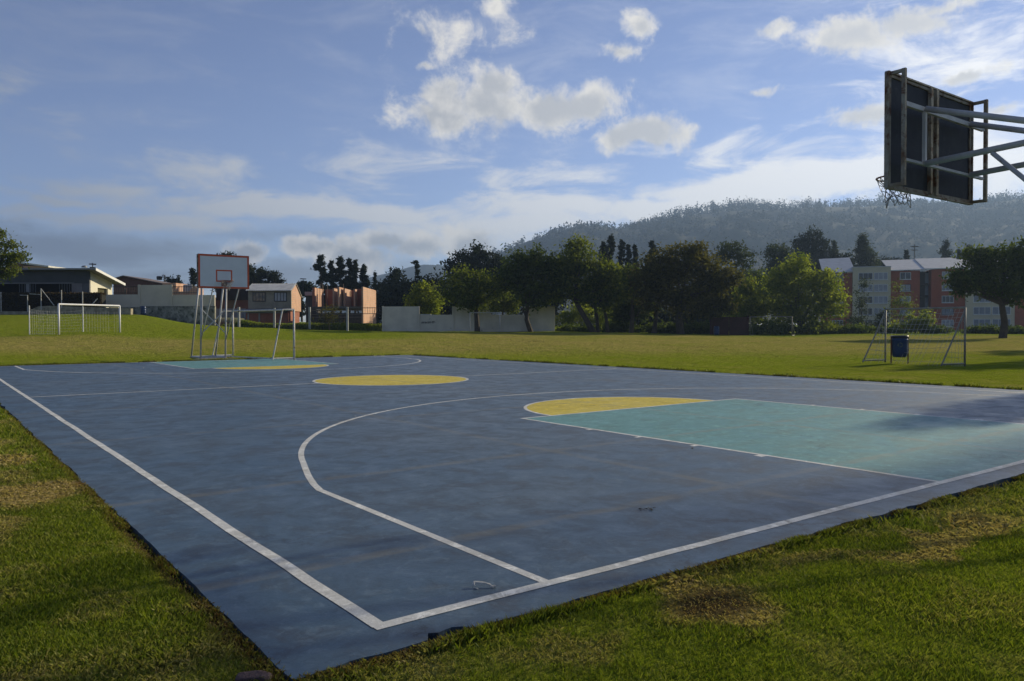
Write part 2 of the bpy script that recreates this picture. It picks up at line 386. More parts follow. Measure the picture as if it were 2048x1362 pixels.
# ---------------------------------------------------------------- court
def courtmat(name, c1, c2, c3, joint=0.55, rough=0.5, wear=1.0, jc=(0.125, 0.125, 0.105), spec=.55):
    m, tt, b = newmat(name); tc = tt.new('ShaderNodeTexCoord').outputs['Object']
    sp = tt.new('ShaderNodeSeparateXYZ'); tt.put(sp.inputs[0], tc)
    wob = tt.math('MULTIPLY', tt.math('SUBTRACT', tt.noise(tc, 0.9, 3, 0.6), 0.5), 0.10)
    xx = tt.math('ADD', sp.outputs[0], wob); yy = tt.math('ADD', sp.outputs[1], wob); cur = None
    for ax, vals in ((xx, (3.72, 7.55, 11.5)), (yy, (1.0, 3.3, 7.05, 10.9, 14.7, 18.6, 22.5, 26.3))):
        for v in vals:
            dd_ = tt.math('ABSOLUTE', tt.math('SUBTRACT', ax, v)); cur = dd_ if cur is None else tt.math('MINIMUM', cur, dd_)
    jn = tt.noise(tc, 3.0, 4, 0.7)
    jm = tt.math('MULTIPLY', tt.ramp(cur, 0.035, 0.085, 1, 0), tt.ramp(jn, 0.35, 0.6, 0.1, joint))
    big = tt.noise(tc, 0.45, 5, 0.6, dist=0.3); md = tt.noise(tc, 2.4, 7, 0.68, dist=0.5); fn_ = tt.noise(tc, 34, 5, 0.72)
    col = tt.mix(tt.ramp(big, 0.35, 0.65), c1, c2)
    col = tt.mix(tt.ramp(md, 0.46, 0.66, 0, 0.85), col, c3)
    col = tt.mix(tt.ramp(tt.noise(tc, 7.5, 6, 0.7, dist=0.8), 0.50, 0.66, 0, 0.75), col, tuple(min(1, x*1.55+.010) for x in c2))
    col = tt.mix(tt.ramp(tt.noise(tc, 13.0, 6, 0.75, dist=1.2), 0.53, 0.68, 0, 0.7), col, tuple(x*0.6 for x in c1))
    col = tt.mix(tt.ramp(fn_, 0.35, 0.75, 0.0, 0.35), col, tuple(x*1.55 for x in c1))
    # dull scuffs and fine dark scratches
    mp = tt.new('ShaderNodeMapping'); tt.put(mp.inputs[0], tc); mp.inputs['Rotation'].default_value = (0, 0, 0.65); mp.inputs['Scale'].default_value = (1.0, 9.0, 1.0)
    scr = tt.noise(mp.outputs[0], 5.0, 5, 0.75)
    col = tt.mix(tt.ramp(scr, 0.60, 0.74, 0, 0.6*wear), col, tuple(x*0.5 for x in c3))
    mp2 = tt.new('ShaderNodeMapping'); tt.put(mp2.inputs[0], tc); mp2.inputs['Rotation'].default_value = (0, 0, -0.5); mp2.inputs['Scale'].default_value = (1.0, 7.0, 1.0)
    sc2 = tt.noise(mp2.outputs[0], 3.3, 5, 0.75)
    col = tt.mix(tt.ramp(sc2, 0.6, 0.78, 0, 0.5*wear), col, tuple(min(1, x*1.9+0.01) for x in c2))
    vo = tt.new('ShaderNodeTexVoronoi'); tt.put(vo.inputs['Vector'], tc); vo.inputs['Scale'].default_value = 1.7
    col = tt.mix(tt.ramp(vo.outputs['Distance'], 0.010, 0.022, 0.6, 0), col, (0.35, 0.34, 0.30))
    vc = tt.new('ShaderNodeTexVoronoi'); vc.feature = 'DISTANCE_TO_EDGE'; wv = tt.vec('MULTIPLY_ADD', tt.noise(tc, 1.8, 5, 0.7, out=1), (0.9, 0.9, 0.0), tc); tt.put(vc.inputs['Vector'], wv); vc.inputs['Scale'].default_value = 0.33
    crk = tt.math('MULTIPLY', tt.ramp(vc.outputs['Distance'], 0.0012, 0.0045, 1, 0), tt.ramp(tt.noise(tc, 0.5, 2, 0.5), 0.45, 0.58))
    col = tt.mix(tt.math('MULTIPLY', crk, 0.7), col, tuple(x*0.35 for x in c3))
    chip = tt.ramp(tt.noise(tc, 9.0, 8, 0.8), 0.66, 0.69, 0, 0.8)
    col = tt.mix(chip, col, (0.10, 0.10, 0.092))
    grit = tt.ramp(tt.noise(tc, 110, 2, 0.6), 0.55, 0.8, 0, 0.5)
    col = tt.mix(grit, col, tuple(min(1, x*2.0+.02) for x in c2))
    col = tt.mix(jm, col, jc)
    tt.put(b.inputs['Base Color'], col)
    tt.put(b.inputs['Roughness'], tt.ramp(md, 0.3, 0.7, rough-0.08, rough+0.14)); b.inputs['Specular IOR Level'].default_value = spec
    bn = tt.new('ShaderNodeBump'); bn.inputs['Strength'].default_value = 0.35; bn.inputs['Distance'].default_value = 0.01
    tt.put(bn.inputs['Height'], tt.math('ADD', tt.math('MULTIPLY', fn_, 0.35), md)); tt.put(b.inputs['Normal'], bn.outputs[0])
    return m
m_blue = courtmat('court_blue', (0.028, 0.062, 0.098), (0.048, 0.075, 0.098), (0.034, 0.044, 0.060), joint=0.62, rough=.44, jc=(0.115, 0.112, 0.088))
m_cyan = courtmat('court_cyan', (0.075, 0.205, 0.195), (0.095, 0.235, 0.220), (0.070, 0.155, 0.152), joint=0.6, rough=.48, spec=.4, jc=(0.17, 0.20, 0.15))
m_yel = courtmat('court_yellow', (0.47, 0.365, 0.012), (0.52, 0.41, 0.022), (0.38, 0.295, 0.025), spec=.25, joint=0.45, jc=(0.24, 0.21, 0.09))
m_white = courtmat('court_white', (0.46, 0.46, 0.43), (0.53, 0.53, 0.50), (0.33, 0.33, 0.30), joint=0.3, rough=0.6, wear=0.6, jc=(0.28, 0.27, 0.23))
def edge(a, b_, n, axis, amp=0.02, seed=0):
    tt_ = np.linspace(0, 1, n, endpoint=False); P = np.outer(1-tt_, a)+np.outer(tt_, b_)
    o = (fbm(tt_*200, 0*tt_+seed, 0.35, 3, seed)-0.5)*2*amp
    P[:, 1-axis] += o; return P
pl = np.concatenate([edge((X0, Y0), (X1, Y0), 420, 0, 0.03, 3), edge((X1, Y0), (X1, Y1), 200, 1, 0.03, 4), edge((X1, Y1), (X0, Y1), 200, 0, 0.03, 5), edge((X0, Y1), (X0, Y0), 420, 1, 0.03, 6)])
for p in pl:      # broken piece in the near edge
    if 0.11 < p[0] < 0.33 and p[1] < 0.2: p[1] = Y0+0.055+0.012*math.sin(p[0]*60)
slab = MB().prism([tuple(p) for p in pl], -0.12, 0.0).obj('sports_court', m_blue); tag(slab, kind='structure')
def flat(name, poly, z, m, par=slab):
    n = len(poly); return MB().add([(x, y, z) for x, y in poly], [tuple(range(n))]).obj(name, m, par)
def strip(name, pts, wd, z, m, closed=False, par=slab):
    pts = [np.array(p, float) for p in pts]; n = len(pts); L = []; Rr = []
    for i, p in enumerate(pts):
        a = pts[(i-1) % n] if (i > 0 or closed) else p; c = pts[(i+1) % n] if (i < n-1 or closed) else p
        d = c-a; d /= np.linalg.norm(d); nn = np.array([-d[1], d[0]]); L.append(p+nn*wd/2); Rr.append(p-nn*wd/2)
    mb = MB(); mb.add([(q_[0], q_[1], z) for q_ in Rr+L], [(i, (i+1) % n, n+(i+1) % n, n+i) for i in range(n if closed else n-1)])
    return mb.obj(name, m, par)
LW = 0.06; K1, KW, FT, RC = 5.247, 4.842, 5.786, 1.864; CX = K1+KW/2
def arc(cx, cy, r, a0, a1, n=72): return [(cx+r*math.cos(a), cy+r*math.sin(a)) for a in np.linspace(a0, a1, n)]
def wavy(a, b_, n=40, amp=0.006, seed=0):
    P = [np.array(a)*(1-s)+np.array(b_)*s for s in np.linspace(0, 1, n)]
    return [p+amp*2*(np.array([vnoise(i*0.6, seed, 1, 1), vnoise(i*0.6, seed+40, 1, 1)])-0.5) for i, p in enumerate(P)]
for far in (0, 1):
    my = (lambda y: CLN-y) if far else (lambda y: y); sg = -1 if far else 1
    flat('key_paint', [(K1, my(0)), (K1+KW, my(0)), (K1+KW, my(FT)), (K1, my(FT))][::sg], 0.0004, m_cyan)
    flat('key_paint', [(CX+RC*math.cos(a), my(FT+RC*math.sin(a))) for a in np.linspace(0, math.pi, 60)][::sg], 0.0004, m_yel)
    strip('marking_line', [(p[0], my(p[1])) for p in arc(CX, FT, RC, 0, math.pi)], LW*0.9, 0.0008, m_white)
    strip('marking_line', wavy((K1, my(0.03)), (K1, my(FT)), seed=3), LW*0.9, 0.0010, m_white)
    strip('marking_line', wavy((K1+KW, my(0.03)), (K1+KW, my(FT)), seed=4), LW*0.9, 0.0010, m_white)
    strip('marking_line', wavy((K1-.02, my(FT)), (K1+KW+.02, my(FT)), seed=5), LW*0.9, 0.0012, m_white)
    R3 = 6.71; c3y = 2.16
    R3 = 6.68; aa0 = 0.307; tp = [(0.965, my(y)) for y in np.linspace(0.03, 2.9, 14)]+[(1.02, my(3.15)), (1.12, my(3.5)), (1.235, my(3.85))]+[(p[0], my(p[1])) for p in arc(CX+.06, c3y+.04, R3, math.pi-aa0, aa0, 110)]+[(2*CX-1.235, my(3.85)), (2*CX-1.12, my(3.5)), (2*CX-1.02, my(3.15))]+[(2*CX-.965, my(y)) for y in np.linspace(2.9, 0.03, 14)]
    strip('marking_line', tp, LW*(0.97+.3*far), 0.0015, m_white)
    # lane ticks outside the key
    for side in (-1, 1):
        for ty in (1.75, 2.6, 3.45, 4.3):
            xk = K1 if side < 0 else K1+KW
            strip('marking_line', [(xk+side*0.02, my(ty)), (xk+side*0.11, my(ty))], 0.10 if ty < 2 else 0.06, 0.0009, m_white)
flat('circle_paint', arc(CX, CLN/2, RC, 0, 2*math.pi, 97)[:-1], 0.0004, m_yel)
strip('marking_line', arc(CX, CLN/2, RC, 0, 2*math.pi, 97)[:-1], LW, 0.0012, m_white, closed=True)
strip('marking_line', wavy((0, CLN/2), (CX-RC, CLN/2), seed=6), LW*1.15, 0.0018, m_white)
strip('marking_line', wavy((CX+RC, CLN/2), (CWD, CLN/2), seed=7), LW*1.15, 0.0018, m_white)
b0 = wavy((-.03, 0), (CWD+.03, 0), 80, seed=8); b1 = wavy((CWD, 0), (CWD, CLN), 110, seed=9); b2 = wavy((CWD, CLN), (0, CLN), 80, seed=10); b3 = wavy((0, CLN), (0, 0), 110, seed=11)
for bb, zz in ((b0, 0.0021), (b1, 0.0024), (b2, 0.0021), (b3, 0.0024)): 
    bb[0] = np.array(bb[0]); strip('marking_line', bb, LW*1.15, zz, m_white)
# ---------------------------------------------------------------- grass blades
m_blade, tt, b = newmat('grass_blade')
dr = tt.new('ShaderNodeAttribute', attribute_name='dry').outputs['Fac']; va = tt.new('ShaderNodeAttribute', attribute_name='var').outputs['Fac']; ba = tt.new('ShaderNodeAttribute', attribute_name='bare').outputs['Fac']
c_ = tt.mix(dr, tt.mix(va, (0.056, 0.094, 0.009), (0.180, 0.208, 0.022)), tt.mix(va, (0.21, 0.155, 0.065), (0.40, 0.31, 0.16)))
c_ = tt.mix(ba, c_, (0.11, 0.055, 0.025))
tt.put(b.inputs['Base Color'], c_); b.inputs['Roughness'].default_value = 0.6; b.inputs['Specular IOR Level'].default_value = 0.12
tr = tt.new('ShaderNodeBsdfTranslucent'); tt.put(tr.inputs[0], tt.mix(1.0, c_, (1.5, 1.6, 0.7), 'MULTIPLY'))
mx = tt.new('ShaderNodeMixShader'); mx.inputs[0].default_value = 0.35; tt.l.new(b.outputs[0], mx.inputs[1]); tt.l.new(tr.outputs[0], mx.inputs[2]); tt.l.new(mx.outputs[0], tt.n['Material Output'].inputs[0])
def infield(x, y, mg=0.0): return (x > X0+mg) & (x < X1-mg) & (y > Y0+mg) & (y < Y1-mg)
def scatter(n, x0, x1, y0, y1):
    x = x0+(x1-x0)*RNG.random(n); y = y0+(y1-y0)*RNG.random(n); return x, y
def visible(x, y, dmin, dmax, mg=0.12):
    s = (x-CAM[0])*rt[0]+(y-CAM[1])*rt[1]; f = (x-CAM[0])*FH[0]+(y-CAM[1])*FH[1]
    return (f > dmin) & (f < dmax) & (np.abs(s)/np.maximum(f, .1) < 0.65+mg)
GR = []
def zone(n, box, dmin, dmax, ht, wd):
    x, y = scatter(n, *box); k_ = visible(x, y, dmin, dmax) & ~infield(x, y, 0.008); GR.append((x[k_], y[k_], ht, wd))
zone(560000, (-2.4, 9.5, -4.2, -0.2), 1.9, 5.0, 0.026, 0.0036)
zone(230000, (-2.8, 0.0, -0.4, 5.5), 1.9, 7.5, 0.029, 0.0044)
zone(60000, (-5, 0.0, 4.5, 16), 5.0, 16, 0.045, 0.010)
zone(60000, (3, 12, -4, 0.0), 5.0, 11, 0.042, 0.008)
objs = []
X_ = np.concatenate([g[0] for g in GR]); Y_ = np.concatenate([g[1] for g in GR])
H_ = np.concatenate([np.full(len(g[0]), g[2]) for g in GR]); W_ = np.concatenate([np.full(len(g[0]), g[3]) for g in GR])
# tufts creeping over the slab edges
def edgetuft(n, p, q_, spread, ht, wd):
    t_ = RNG.random(n); x = p[0]+(q_[0]-p[0])*t_; y = p[1]+(q_[1]-p[1])*t_
    d_ = np.array(q_)-np.array(p); nn = np.array([-d_[1], d_[0]])/np.hypot(*d_)
    g = RNG.normal(0, 1, n)*spread*(0.3+1.2*fbm(x, y, 1.7, 3, 99)); keep = fbm(x, y, 1.2, 3, 101) > 0.36
    return x[keep]+nn[0]*g[keep], y[keep]+nn[1]*g[keep], np.full(keep.sum(), ht), np.full(keep.sum(), wd)
for a in [(34000, (X0-.015, Y0), (X0-.015, 8), .036, .045, .0042), (9000, (X0-.05, 5), (X0-.05, Y1), .05, .06, .008), (42000, (X0, Y0-.035), (7, Y0-.035), .036, .046, .0045), (5000, (7, Y0-.03), (X1, Y0-.03), .03, .055, .006),
          (22000, (X0, Y1+.06), (X1, Y1+.06), .07, .075, .02), (26000, (X1+.06, 1), (X1+.06, Y1), .08, .075, .02)]:
    r_ = edgetuft(*a); X_ = np.concatenate([X_, r_[0]]); Y_ = np.concatenate([Y_, r_[1]]); H_ = np.concatenate([H_, r_[2]]); W_ = np.concatenate([W_, r_[3]])
def blades2(x, y, ht, wd):
    n = len(x); br_ = bareness(x, y); keep = RNG.random(n) > br_*0.6
    x, y, ht, wd, br_ = x[keep], y[keep], ht[keep], wd[keep], br_[keep]; n = len(x)
    z = terr(x, y)-0.004; dr_ = dryness(x, y)
    a = RNG.random(n)*2*math.pi; h_ = ht*(0.45+0.9*RNG.random(n))*(1-0.45*br_)*(0.55+0.9*fbm(x, y, 3.2, 3, 91)); w_ = wd*(0.7+0.6*RNG.random(n))
    ln = 0.6*(0.3+RNG.random(n))*h_*(1+0.9*dr_); b_ = RNG.random(n)*2*math.pi
    lx, ly = np.cos(b_)*ln, np.sin(b_)*ln
    P = np.zeros((n, 4, 3)); ca, sa = np.cos(a)*w_/2, np.sin(a)*w_/2
    P[:, 0] = np.stack([x-ca, y-sa, z], 1); P[:, 1] = np.stack([x+ca, y+sa, z], 1)
    P[:, 2] = np.stack([x+ca*.7+lx*.45, y+sa*.7+ly*.45, z+h_*.62], 1); P[:, 3] = np.stack([x+lx, y+ly, z+h_*(0.95-0.3*dr_)], 1)
    drr = np.clip(dr_*1.15+0.55*(RNG.random(n)-0.62), 0, 1)
    return npmesh('grass', P.reshape(-1, 3), 4, m_blade, {'dry': drr, 'var': RNG.random(n), 'bare': br_*RNG.random(n)})
tag(blades2(X_, Y_, H_, W_), 'short patchy green and straw lawn grass around the blue court', 'grass', kind='stuff')


# ================================================================ OBJECTS
m_pipe = mat('white_pipe_paint', (0.46, 0.46, 0.47), (0.38, 0.38, 0.39), 6, 0.45, c3=(0.20, 0.12, 0.07), t3=(0.66, 0.78), s3=9)
m_pipe2 = mat('worn_pipe_paint', (0.56, 0.55, 0.52), (0.40, 0.39, 0.37), 5, 0.5, c3=(0.16, 0.085, 0.05), t3=(0.54, 0.68), s3=7)
m_grey = mat('grey_pipe_paint', (0.50, 0.49, 0.47), (0.40, 0.39, 0.375), 5, 0.55, c3=(0.15, 0.12, 0.09), t3=(0.62, 0.78), s3=14)
m_rust = mat('rusty_frame', (0.31, 0.29, 0.24), (0.18, 0.14, 0.095), 4.5, 0.8, c3=(0.11, 0.045, 0.022), t3=(0.49, 0.64), s3=7, bump=0.4)
m_dark = mat('dark_panel', (0.022, 0.024, 0.030), (0.034, 0.036, 0.042), 4, 0.7, c3=(0.07, 0.072, 0.078), t3=(0.55, 0.85), s3=9, spec=0.25)
m_board = mat('white_board', (0.66, 0.67, 0.66), (0.61, 0.62, 0.61), 2.5, 0.55, c3=(0.40, 0.42, 0.44), t3=(0.58, 0.8), s3=3)
m_red = mat('red_orange_paint', (0.62, 0.10, 0.03), (0.50, 0.08, 0.025), 4, 0.5)
m_net = mat('net_cord', (0.5, 0.5, 0.48), (0.4, 0.4, 0.38), 9, 0.9)
m_chain = mat('chain_net', (0.24, 0.24, 0.23), (0.14, 0.14, 0.14), 9, 0.6)
m_conc = mat('concrete', (0.30, 0.295, 0.275), (0.23, 0.225, 0.21), 2, 0.9, bump=0.4)
m_drum = mat('blue_plastic', (0.006, 0.030, 0.105), (0.005, 0.024, 0.085), 3, 0.35)
def L3(o, h, y): return (o[0]+h, y, o[2])

def hoop_stand(label, cx, yb, sgn, bx0, bx1, z0, z1, yf, yr, legx, tops, toff):
    """basketball goal; yb plane of the board, sgn = direction from the board back to the stand (+1 or -1)"""
    T = thing('basketball_hoop', label, 'basketball hoop', (cx, (yf+yr)/2, 0), group='steel basketball goals at the two ends of the court')
    off = (cx, (yf+yr)/2, 0)
    B = lambda mb, n, m_, p=T, sm=False: mb.obj(n, m_, p, off, sm)
    P = lambda x, dy, z: (x, yb+sgn*dy, z)
    w_ = bx1-bx0; mid = (bx0+bx1)/2
    mb = MB().box(P(bx0+.01, 0.0, z0+.01), P(bx1-.01, 0.02, z1-.01)); bd = B(mb, 'backboard', m_dark)
    fr = MB().box(P(bx0+.03, -0.004, z0+.03), P(bx1-.03, -0.0, z1-.03)); B(fr, 'board_face', m_board)
    e = 0.062; mb = MB()
    for a, c in (((bx0, z0), (bx1, z0+e)), ((bx0, z1-e), (bx1, z1)), ((bx0, z0+e), (bx0+e, z1-e)), ((bx1-e, z0+e), (bx1, z1-e))):
        mb.box(P(a[0], -0.008, a[1]), P(c[0], -0.0045, c[1]))
    tw, th, tb = 0.60, 0.45, z0+0.24; e = 0.05
    for a, c in (((mid-tw/2, tb), (mid+tw/2, tb+e)), ((mid-tw/2, tb+th-e), (mid+tw/2, tb+th)), ((mid-tw/2, tb+e), (mid-tw/2+e, tb+th-e)), ((mid+tw/2-e, tb+e), (mid+tw/2, tb+th-e))):
        mb.box(P(a[0], -0.008, a[1]), P(c[0], -0.0045, c[1]))
    B(mb, 'painted_border', m_red)
    # angle-iron frame around the board and its rear ladders
    g = 0.038; mb = MB(); y0_, y1_ = -0.002, 0.045
    mb.box(P(bx0-.006, y0_, z0-.012), P(bx1+.006, y1_, z0+.006)); mb.box(P(bx0-.006, y0_, z1-.006), P(bx1+.006, y1_, z1+.012))
    mb.box(P(bx0-.012, y0_, z0), P(bx0+.005, y1_, z1)); mb.box(P(bx1-.005, y0_, z0), P(bx1+.012, y1_, z1))
    for xx in (bx0+.03, bx1-.06): mb.box(P(xx, .022, z0+.01), P(xx+.03, .034, z1-.01))
    for zz in (z0+.012, z1-.045): mb.box(P(bx0+.065, .022, zz), P(bx1-.065, .034, zz+.03))
    for xx in (mid-.10, mid+.035): mb.box(P(xx, .022, z0+.01), P(xx+.05, .062, z1-.01))
    B(mb, 'board_frame', m_rust)
    rb = 0.175
    for xx in (bx0, bx1-g):
        mb = MB(); mb.box(P(xx, rb, z0+.0), P(xx+g, rb+g, z1))
        for zz in (z0, z1-g): mb.box(P(xx+.002, .046, zz+.002), P(xx+g-.002, rb-.001, zz+g-.002))
        B(mb, 'side_ladder', m_rust)
    for zz, hh in ((tops[0], .05), (tops[1], .028)):
        B(MB().box(P(bx0+g+.002, rb-.02, zz-hh/2), P(bx1-g-.002, rb+.018, zz+hh/2)), 'cross_bar', m_grey)
    for lx in legx[:1]:
        B(MB().box(P(lx-.02, rb+.0, tops[1]+.02), P(lx+.02, rb+.035, tops[0]-.03)), 'upright_strut', m_grey)
    # rim, net
    rz = z0+0.27; rr = 0.225; cyr = -0.15-rr
    ring = MB().tube([P(mid+rr*math.cos(a), cyr+rr*math.sin(a), rz) for a in np.linspace(0, 2*math.pi, 33)], 0.010, 6, False)
    ring.tube([P(mid+(rr-.01)*math.cos(a), cyr+(rr-.01)*math.sin(a), rz-.06) for a in np.linspace(0.5*math.pi-1.2, .5*math.pi+1.2, 14)], 0.007, 5)
    for dx_ in (-.08, .08):
        ring.tube([P(mid+dx_, -0.0, rz), P(mid+dx_*1.3, -0.17, rz)], 0.010, 6); ring.tube([P(mid+dx_, -0.0, rz-.16), P(mid+dx_*1.6, -0.22, rz-.01)], 0.009, 6)
    ring.box(P(mid-.10, -.02, rz-.19), P(mid+.10, -.009, rz+.03))
    rim = B(ring, 'rim', mat('old_orange_rim', (0.20, 0.055, 0.03), (0.09, 0.05, 0.04), 6, 0.6))
    nb = MB(); N = 12; lev = 5
    for i in range(N):
        for k_ in range(lev):
            def pt(j, q_):
                rr_ = rr*(1-0.16*q_+0.0*q_*q_) if q_ < 3 else rr*(0.54+0.03*(q_-3)); aa = 2*math.pi*(j+0.5*(q_ % 2))/N
                dr_ = 0.02*math.sin(j*2.3+q_)
                return P(mid+(rr_+dr_)*math.cos(aa), cyr+(rr_+dr_)*math.sin(aa), rz-.062*q_-.01*math.sin(j*1.7)*q_)
            nb.tube([pt(i, k_), pt(i, k_+1)], 0.0042, 4, False); nb.tube([pt(i+1 if k_ % 2 == 0 else i+0, k_), pt(i if k_ % 2 == 0 else i-1, k_+1)], 0.0042, 4, False)
    B(nb, 'net', m_chain, rim)
    # arms
    r_ = 0.033
    for lx in legx:
        B(MB().tube([P(lx, rb+.03, tops[0]), P(lx, 1.16, tops[0]-.325), P(lx, 1.62, tops[1]+.10)], r_, 10), 'upper_arm', m_grey if sgn < 0 else m_pipe, sm=True)
        B(MB().tube([P(lx, rb+.03, tops[1]), P(lx, abs(yf-yb)-.1, tops[1]+.16)], r_, 10), 'lower_arm', m_grey if sgn < 0 else m_pipe, sm=True)
    zt = tops[1]+.16
    ds = sgn
    for i_, lx in enumerate(legx):
        tx = lx+toff
        pf = m_grey if sgn < 0 else m_pipe
        B(MB().tube([(lx, yf, 0.06), (tx, yf-ds*.12, zt)], .035, 10), 'front_leg', pf, sm=True)
        B(MB().tube([(lx, yr, 0.06), (tx, yf+ds*.22, zt)], .035, 10), 'rear_leg', pf, sm=True)
        B(MB().tube([(tx, yf-ds*.12, zt), (tx, yf+ds*.22, zt)], .03, 8), 'top_tie', pf)
        # long brace from under the arm back to the rear leg
        B(MB().tube([P(lx, .87, tops[1]), (lx+toff*.2, yf+ds*.03, .67 if sgn > 0 else .16)], .024, 8), 'diagonal_brace', pf, sm=True)
    for a, c in (((legx[0], yf), (legx[1], yf)), ((legx[0], yr), (legx[1], yr)), ((legx[0], yf), (legx[0], yr)), ((legx[1], yf), (legx[1], yr))):
        B(MB().tube([(a[0], a[1], .06), (c[0], c[1], .06)], .034, 8), 'base_rail', m_pipe)
    for a, c in (((legx[0], 2.05), (legx[1], 1.05)), ((legx[0], 1.0), (legx[1], 2.0))):
        B(MB().tube([(a[0], yf-ds*.03, a[1]), (c[0], yf-ds*.03, c[1])], .02, 8), 'cross_brace', m_pipe if sgn > 0 else m_grey)
    for lx in legx:
        for yy in (yf, yr): B(MB().lathe([(.07, 0.0), (.07, .03), (.035, .035), (.035, .06)], 10, (lx, yy)), 'foot', m_conc)
    return T
hoop_stand('far basketball goal, white board with red border on white pipe legs', 7.9, 27.07, 1, 6.63, 8.49, 2.745, 3.99, 29.9, 31.25, (7.46, 8.44), (3.60, 3.02), 0.03)
hoop_stand('near basketball goal seen from behind, dark rusty-framed backboard on grey pipe arms', 7.70, 1.28, -1, 6.69, 8.68, 2.79, 4.015, -2.35, -3.5, (7.16, 8.24), (3.66, 3.07), 0.0)
pad = MB().box((7.2, 29.55, -.1), (8.75, 30.15, 0.012)).obj('concrete_pad', m_conc); tag(pad, 'small concrete slab under the front feet of the far basketball goal', 'concrete pad')

# ---- football goals
def goal(label, wd, ht, dp, o, rz, m_, depth_top=0.0, net=None, missing=(), r=0.045, zc=None, rear_post=False, diag=True):
    T = thing('football_goal', label, 'goal', o, rz, 'small football goals around the playing field')
    h = wd/2
    for sx in (-1, 1):
        MB().tube([(sx*h, 0, 0), (sx*h, 0, ht)], r, 8).obj('post', m_, T, smooth=True)
        if rear_post:
            MB().tube([(sx*h*.86, dp, 0), (sx*h*.86, dp, ht*.98)], r*.6, 8).obj('net_post', m_, T)
        elif diag:
            if depth_top > 0:
                MB().tube([(sx*h, 0, ht), (sx*h, depth_top, ht), (sx*h, dp, .04)], r*.75, 8).obj('side_brace', m_, T)
            else: MB().tube([(sx*h, 0, ht*.94), (sx*h, dp, .04)], r*.75, 8).obj('side_brace', m_, T)
            MB().tube([(sx*h, 0, .09), (sx*h, dp, .09)], r*.75, 8).obj('ground_bar', m_, T)
    MB().tube([(-h, 0, ht), (h, 0, ht)], r, 8).obj('crossbar', m_, T)
    if 'rearbar' not in missing: MB().tube([(-h, dp, .09), (h, dp, .09)], r*.7, 8).obj('rear_ground_bar', m_, T)
    if net:
        nb = MB(); s_, rad, dens = net
        hh = h*.86 if rear_post else h
        nz_, nx_ = int(ht/s_), int(2*hh/s_)
        def back(u, v):   # u -1..1, v 0..1 top to ground
            if rear_post: y_ = dp*(1-.12*math.sin(math.pi*v))-.25*(1-u*u)*0+.0; z_ = ht*.86*(1-v)-.18*(1-u*u)*(1-v)
            else: y_ = dp*v; z_ = ht*(1-v)-.10*math.sin(math.pi*v)*(1-u*u)
            return (u*hh, y_, max(.02, z_))
        rr = random.Random(3)
        for i in range(nz_+1):
            if rr.random() < dens: nb.tube([back(u, i/nz_) for u in np.linspace(-1, 1, 12)], rad, 3, False)
        for i in range(nx_+1):
            if rr.random() < dens: nb.tube([back(-1+2*i/nx_, v) for v in np.linspace(0, 1, 9)], rad, 3, False)
        # side nets
        for sx in (-1, 1):
            for i in range(1, nz_+1):
                v = i/nz_; ye = dp if rear_post else dp*v; z_ = ht*(1-v)
                if rr.random() < dens: nb.tube([(sx*h, 0, max(.02, z_*.86)), (sx*hh, ye, max(.02, z_*.86 if rear_post else z_))], rad, 3, False)
            for i in range(1, int(dp/s_)):
                y_ = i*s_; xx = sx*(h+(hh-h)*y_/dp); zt = ht*.8 if rear_post else ht*(1-y_/dp)
                if rr.random() < dens: nb.tube([(xx, y_, .02), (xx, y_, zt)], rad, 3, False)
        nb.obj('net', m_net, T)
    return T
def place2(pa, pb, d_a, d_b):
    A, B_ = W(pa[0], pa[1], d_a), W(pb[0], pb[1], d_b); A[2] = tz(A[0], A[1]); B_[2] = tz(B_[0], B_[1]); return A, B_
def goal_between(A, B_, back, label, ht, dp, m_, **kw):
    """posts at A and B; back = approx direction (world xy) of the rear of the goal"""
    c = (A+B_)/2; d = B_-A; wd = float(np.hypot(d[0], d[1])); n = np.array([-d[1], d[0]])/wd
    if n@np.array(back)[:2] < 0: d = -d; n = -n
    return goal(label, wd, ht, dp, (c[0], c[1], (A[2]+B_[2])/2), math.atan2(d[1], d[0]), m_, **kw)
A, B_ = place2((118, 668), (240, 668), 52, 56.5)
goal_between(A, B_, FH-rt*0.3, 'white netted football goal on the left in front of the green mound', 2.0, 3.2, mat('bright_white_paint', (0.72, 0.72, 0.73), (0.66, 0.66, 0.68), 3, .45), net=(.24, .005, .92), rear_post=True, r=.06, missing=('rearbar',))
A, B_ = place2((457, 703), (588, 711), 35, 32); A, B_ = W(466, 700, 34.5), W(588, 707, 31.2)
for p in (A, B_): p[2] = tz(p[0], p[1])
goal_between(A, B_, -FH-rt*.55, 'bare rusty white goal frame without net, just behind the far basketball hoop', 2.0, .95, m_pipe2, depth_top=.5, r=.04)
A, B_ = W(1771, 729, 29.5), W(1930, 731, 26.6)
for p in (A, B_): p[2] = tz(p[0], p[1])
goal_between(A, B_, -FH*.25-rt, 'worn grey goal with torn net on the right behind the blue rubbish bin', 1.98, 1.15, mat('dull_grey_pipe', (.25, .24, .22), (.17, .16, .145), 5, .6, c3=(.10, .06, .04), t3=(.56, .7), s3=7), net=(.16, .0045, .8), r=.034, missing=('rearbar',))
A, B_ = place2((940, 663), (1000, 663), 82, 82.5)
goal_between(A, B_, FH, 'thin white goal standing before the white wall and the leaning tree', 1.98, 1.0, m_pipe, r=.036, diag=False, missing=('rearbar',))
A, B_ = place2((1500, 671), (1584, 673), 82, 80)
goal_between(A, B_, FH*.3+rt, 'thin grey goal beside the dark red gate under the yellow-green trees', 1.98, 1.6, MATS['dull_grey_pipe'], r=.032, missing=('rearbar',))

